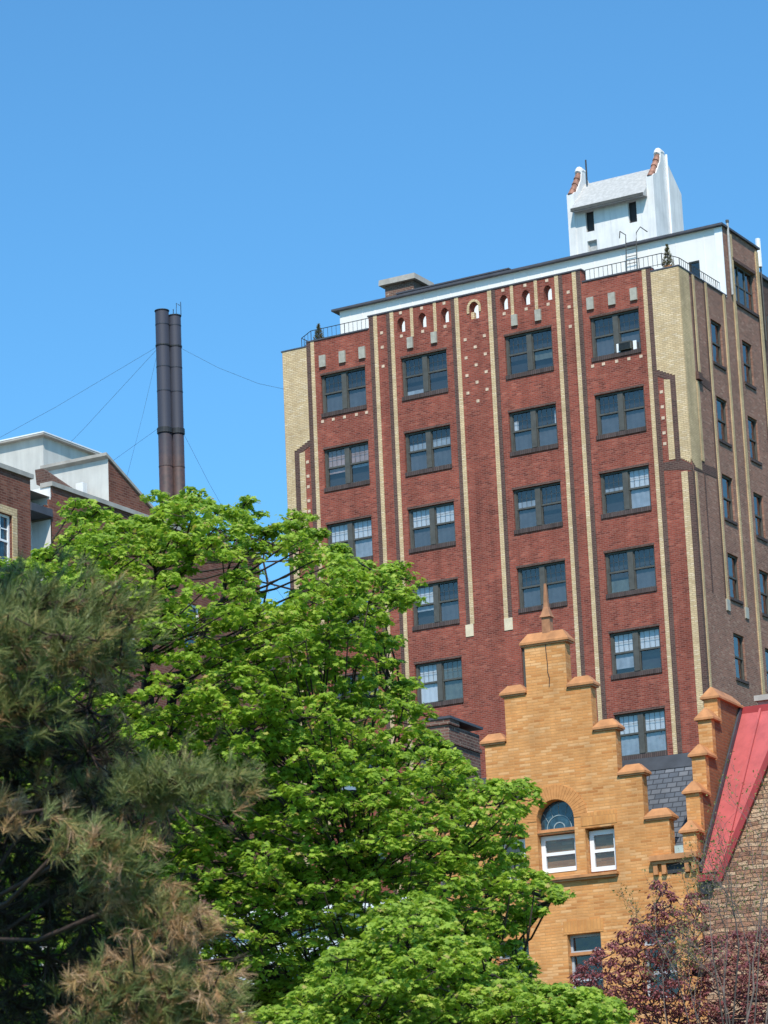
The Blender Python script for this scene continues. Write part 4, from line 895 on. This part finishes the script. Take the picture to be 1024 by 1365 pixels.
MB().tube([(.1, 0, 49.1), (.12, 0, 49.75), (.3, 0, 49.6)], .02, 5).tube([(-.1, .05, 49.1), (-.1, .05, 49.5)], .02, 5).tube([(.3, .1, 49.1), (.3, .1, 49.8)], .018, 5).build('rim_spikes', 'iron', s2)

# air conditioner in the top right window
AC = empty('air_conditioner', (-2.42, .06, ZT - 1.63), 'grey window air conditioner with white side panels in the top right window', 'air conditioner')
MB().box(-.3, .22, -.18, .12, .03, .36).build('case', 'frame', AC); MB().box(-.46, -.31, -.03, .02, .0, .36).build('side_panel', 'whitewood', AC); MB().box(.26, .4, -.03, .02, .0, .36).build('side_panel', 'whitewood', AC)
gl = MB()
for k in range(6): gl.box(-.28, .2, -.195, -.182, .06 + k * .045, .08 + k * .045)
gl.build('grille', 'iron', AC)

MP = [(-30, 800), (0, 768), (40, 738), (75, 715), (92, 682), (130, 668), (165, 684), (203, 690), (212, 668), (245, 655), (285, 664), (318, 668), (336, 690), (352, 704), (378, 688), (404, 690), (430, 708), (462, 732), (500, 752), (530, 752), (549, 786), (538, 812), (514, 836), (526, 872), (548, 925), (566, 965), (592, 990), (618, 1015), (650, 1038), (700, 1036), (716, 1058), (700, 1090), (688, 1120), (700, 1150), (735, 1172), (752, 1190), (738, 1222), (700, 1226), (690, 1252), (712, 1290), (728, 1330), (735, 1420), (-30, 1420)]
LIMBS = [([(262, 1450, 0), (252, 1280, 0), (232, 1120, 0), (200, 1000, -.3), (193, 930, -.5), (197, 850, -.6), (207, 760, -.5), (216, 690, -.3)], .16),
 ([(262, 1450, 0), (256, 1280, .2), (246, 1120, .2), (236, 1000, .1), (232, 925, 0), (262, 868, -.2), (295, 800, -.3), (318, 720, 0)], .13),
 ([(232, 925, 0), (300, 860, .5), (352, 812, .8), (352, 720, 1)], .045), ([(200, 1000, -.3), (140, 890, -1), (95, 800, -1.2), (60, 750, -1)], .08),
 ([(246, 1120, .2), (310, 990, .5), (400, 890, .8), (470, 820, .6), (525, 775, .4)], .11), ([(252, 1280, 0), (340, 1130, -.5), (440, 1060, -.6), (560, 1040, -.2), (690, 1055, 0)], .11),
 ([(256, 1330, 0), (370, 1240, -1), (480, 1170, -1.3), (600, 1150, -.8), (735, 1200, -.3)], .11), ([(310, 990, .5), (400, 960, .8), (480, 930, .8), (535, 940, .5)], .07),
 ([(262, 1400, 0), (150, 1250, -1), (60, 1130, -1.2), (20, 1000, -1)], .1), ([(256, 1330, 0), (400, 1330, -1.5), (540, 1290, -1.5), (690, 1300, -1)], .09), ([(232, 1120, 0), (150, 1000, .5), (90, 930, .6), (50, 880, .4)], .07)]
GAPS = [(368, 768, 21, .0), (490, 890, 38, .22), (440, 930, 36, .25), (520, 985, 22, .3), (305, 745, 26, .15), (268, 788, 22, .05), (205, 893, 40, .08), (245, 915, 24, .1), (275, 1178, 24, .15), (280, 1262, 30, .2), (395, 1235, 28, .25), (530, 1035, 24, .3), (345, 1180, 20, .4), (525, 1200, 24, .3), (425, 1265, 22, .3), (300, 850, 26, .35), (180, 880, 26, .4), (230, 770, 24, .4), (600, 1100, 22, .5), (470, 1010, 24, .4), (150, 1010, 24, .4), (600, 1060, 20, .4), (410, 800, 20, .5), (340, 990, 22, .45), (630, 1180, 22, .5)]
broadleaf('maple_tree', 'large bright green maple in fresh leaf in front of the tower, left and centre', 'tree', MP, 41, 3.4, (262, 1450), LIMBS, 20, (.19, .36), 11, 10, (.044, .084), 'maple', GAPS, seed=4, group='green maples', back=.16, flat=.6, sprigs=[(325, 672, .2, .17), (332, 690, .2, .2), (216, 668, -.4, .22), (258, 662, -.2, .2), (395, 690, .3, .2), (540, 772, .5, .2), (700, 1048, 0, .2), (742, 1192, -.2, .2), (100, 676, -1, .2), (525, 758, .5, .18), (15, 758, -.8, .25), (545, 800, .4, .16), (520, 860, .5, .22), (545, 915, .5, .22), (500, 905, .6, .25), (560, 950, .4, .25)])
MP2 = [(300, 1420), (318, 1352), (380, 1336), (425, 1300), (440, 1262), (490, 1250), (505, 1212), (548, 1196), (585, 1200), (608, 1235), (655, 1262), (650, 1296), (700, 1312), (745, 1308), (800, 1318), (838, 1350), (845, 1420)]
LIMBS2 = [([(560, 1560, 0), (555, 1440, 0), (550, 1330, -.4), (545, 1230, -.6)], .1), ([(555, 1440, 0), (470, 1360, -.5), (400, 1345, -.6)], .07), ([(555, 1440, 0), (660, 1370, -.4), (800, 1345, -.2)], .08), ([(550, 1400, 0), (620, 1310, -.4), (660, 1300, -.3)], .06)]
broadleaf('maple_tree', 'nearer young maple with pale soft leaves along the bottom centre', 'tree', MP2, 34, 1.8, (560, 1560), LIMBS2, 20, (.18, .34), 11, 9, (.045, .082), 'maple2', [], seed=9, group='green maples', back=.15, trunk_r=.12)
PL = [(765, 1420), (762, 1300), (792, 1268), (822, 1250), (838, 1222), (862, 1232), (872, 1170), (892, 1178), (905, 1212), (925, 1180), (938, 1205), (946, 1250), (990, 1240), (1030, 1230), (1060, 1300), (1060, 1420)]
LP = [([(900, 1500, 0), (890, 1380, 0), (880, 1280, -.1), (876, 1185, 0)], .02), ([(890, 1400, 0), (840, 1320, -.3), (790, 1280, -.2)], .02), ([(895, 1400, 0), (925, 1300, -.2), (930, 1195, -.2)], .02), ([(895, 1420, 0), (980, 1330, .1), (1030, 1260, .2)], .02), ([(890, 1400, 0), (850, 1290, 0), (845, 1230, 0)], .02), ([(900, 1500, 0), (800, 1400, -.4), (770, 1340, -.4)], .02)]
broadleaf('plum_tree', 'small purple leaved plum tree in front of the golden house', 'tree', PL, 56, 1.2, (900, 1500), LP, 16, (.13, .26), 8, 7, (.05, .085), 'plum', [(815, 1290, 16, .4), (905, 1260, 20, .4), (860, 1330, 18, .4), (800, 1340, 15, .5), (945, 1300, 16, .5)], 'plain', 'purplebark', .25, None, .05, 6, 0, 1.0)
bare_tree('bare_tree', 'bare grey twiggy tree with few yellowish buds at the lower right edge', (985, 1560), [((965, 1330), .013, 1.2), ((1005, 1320), .015, 1.6), ((925, 1340), .009, 1.0), ((1030, 1290), .014, 1.5), ((985, 1260), .012, 1.4), ((950, 1270), .010, 1.0), ((1015, 1220), .010, 1.2), ((905, 1310), .008, .9), ((975, 1380), .012, 1.2), ((1020, 1380), .013, 1.3), ((940, 1380), .010, 1.2), ((1000, 1290), .011, 1.3), ((890, 1370), .008, 1.0)], 48, 2600, 8)
BG = [([(-70, 850, -1.2), (20, 812, -1.5), (110, 800, -1.6), (180, 815, -1.6)], .25, 80, .05), ([(-70, 900, -1.0), (30, 872, -1.3), (100, 862, -1.5), (165, 885, -1.4)], .22, 60, .25), ([(-80, 800, -.8), (0, 800, -.8), (70, 788, -.9)], .2, 40, .03), ([(-80, 860, -2.2), (20, 850, -2.3), (120, 850, -2.2)], .2, 40, .1),
 ([(-80, 960, -1.2), (0, 930, -1.4), (60, 960, -1.4)], .22, 50, .15), ([(-80, 1010, .5), (20, 1000, .5), (80, 1010, .3)], .2, 26, .4),
 ([(185, 1045, -1.2), (225, 1040, -1.5), (265, 1035, -1.6), (322, 1047, -1.6)], .16, 66, .06), ([(60, 1060, .2), (130, 1050, 0), (205, 1065, -.2)], .18, 34, .8),
 ([(-80, 1100, -1.6), (0, 1090, -1.9), (66, 1078, -2.0)], .11, 20, .95), ([(95, 1118, -2.4), (130, 1125, -2.5), (185, 1155, -2.5)], .15, 44, .35), ([(80, 1190, .3), (120, 1185, .3), (150, 1180, .3)], .12, 14, .9), ([(165, 1205, -2.2), (205, 1215, -2.4), (275, 1240, -2.5)], .16, 60, .6),
 ([(125, 1340, -2.4), (165, 1310, -2.6), (230, 1315, -2.6), (296, 1340, -2.6)], .24, 100, .4), ([(130, 1420, -2.2), (150, 1390, -2.5), (200, 1370, -2.6), (285, 1395, -2.6)], .24, 70, .45),
 ([(-90, 1000, .3), (20, 1015, .3), (85, 1020, .3)], .34, 110, .1, 8.5), ([(-90, 1110, .3), (0, 1110, .3), (45, 1125, .3)], .34, 110, .1, 8.5), ([(-90, 1220, .3), (40, 1215, .3), (100, 1225, .3)], .34, 110, .1, 8.5), ([(-90, 1320, .3), (0, 1320, .3), (60, 1310, .3)], .34, 110, .1, 8.5), ([(90, 1045, 0), (160, 1065, 0), (215, 1085, 0)], .14, 40, .1, 8.5), ([(110, 1200, .3), (160, 1190, .3)], .12, 14, .1, 8.5), ([(-90, 1060, .3), (20, 1060, .3), (100, 1060, .3)], .34, 90, .1, 8.8), ([(-90, 1170, .3), (30, 1165, .3), (70, 1165, .3)], .34, 90, .1, 8.8), ([(-90, 1270, .3), (30, 1270, .3), (100, 1270, .3)], .34, 90, .1, 8.8), ([(130, 1270, .3), (180, 1275, .3)], .1, 20, .1, 8.8), 0]  # unseen upper boughs, added out of view to shade the lower left
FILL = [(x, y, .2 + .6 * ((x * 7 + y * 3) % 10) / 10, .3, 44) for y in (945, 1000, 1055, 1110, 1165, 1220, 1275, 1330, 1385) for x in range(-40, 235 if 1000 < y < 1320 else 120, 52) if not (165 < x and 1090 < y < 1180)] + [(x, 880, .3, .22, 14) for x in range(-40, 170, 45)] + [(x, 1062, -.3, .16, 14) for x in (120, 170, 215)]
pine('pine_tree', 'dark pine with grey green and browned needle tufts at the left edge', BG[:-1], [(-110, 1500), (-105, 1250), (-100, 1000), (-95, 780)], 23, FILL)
roof_conifer((-.62, .45, 41.72), 1.15, 'small pointed conifer on the right roof corner beside the railing', 1)
roof_conifer((-16.75, .55, 41.86), .95, 'small clipped conifer on the left roof corner behind the railing', 2)


# ------------------------------------------------------------------ light
wd = bpy.data.worlds.new('World'); SC.world = wd; wd.use_nodes = True
nt = wd.node_tree; bg = nt.nodes['Background']; sk = nt.nodes.new('ShaderNodeTexSky'); sk.sky_type = 'NISHITA'; sk.sun_disc = False
SEL, SAZ = 50, 151                                        # elevation; azimuth clockwise from +Y
sk.sun_elevation = R(SEL); sk.sun_rotation = R(SAZ); sk.air_density = 1.0; sk.dust_density = .6; sk.ozone_density = 2.0; sk.altitude = 100
nt.links.new(sk.outputs[0], bg.inputs[0]); bg.inputs[1].default_value = .105; tint = nt.nodes.new('ShaderNodeMix'); tint.data_type = 'RGBA'; tint.blend_type = 'MULTIPLY'; tint.inputs[0].default_value = 1; tint.inputs[7].default_value = (.67, 1.31, 1.60, 1); nt.links.new(sk.outputs[0], tint.inputs[6]); nt.links.new(tint.outputs[2], bg.inputs[0])
sl = bpy.data.lights.new('sun', 'SUN'); sl.energy = 4.0; sl.angle = R(.53); sl.color = (1, .93, .83)
so = bpy.data.objects.new('sun', sl); COL.objects.link(so)
d = Vector((math.sin(R(SAZ)) * math.cos(R(SEL)), math.cos(R(SAZ)) * math.cos(R(SEL)), math.sin(R(SEL))))
so.rotation_euler = (-d).to_track_quat('-Z', 'Y').to_euler()
SC.view_settings.view_transform = 'Standard'; SC.view_settings.look = 'None'; SC.view_settings.gamma = 1; SC.view_settings.exposure = .27
SC.cycles.max_bounces = 6; SC.cycles.transparent_max_bounces = 8
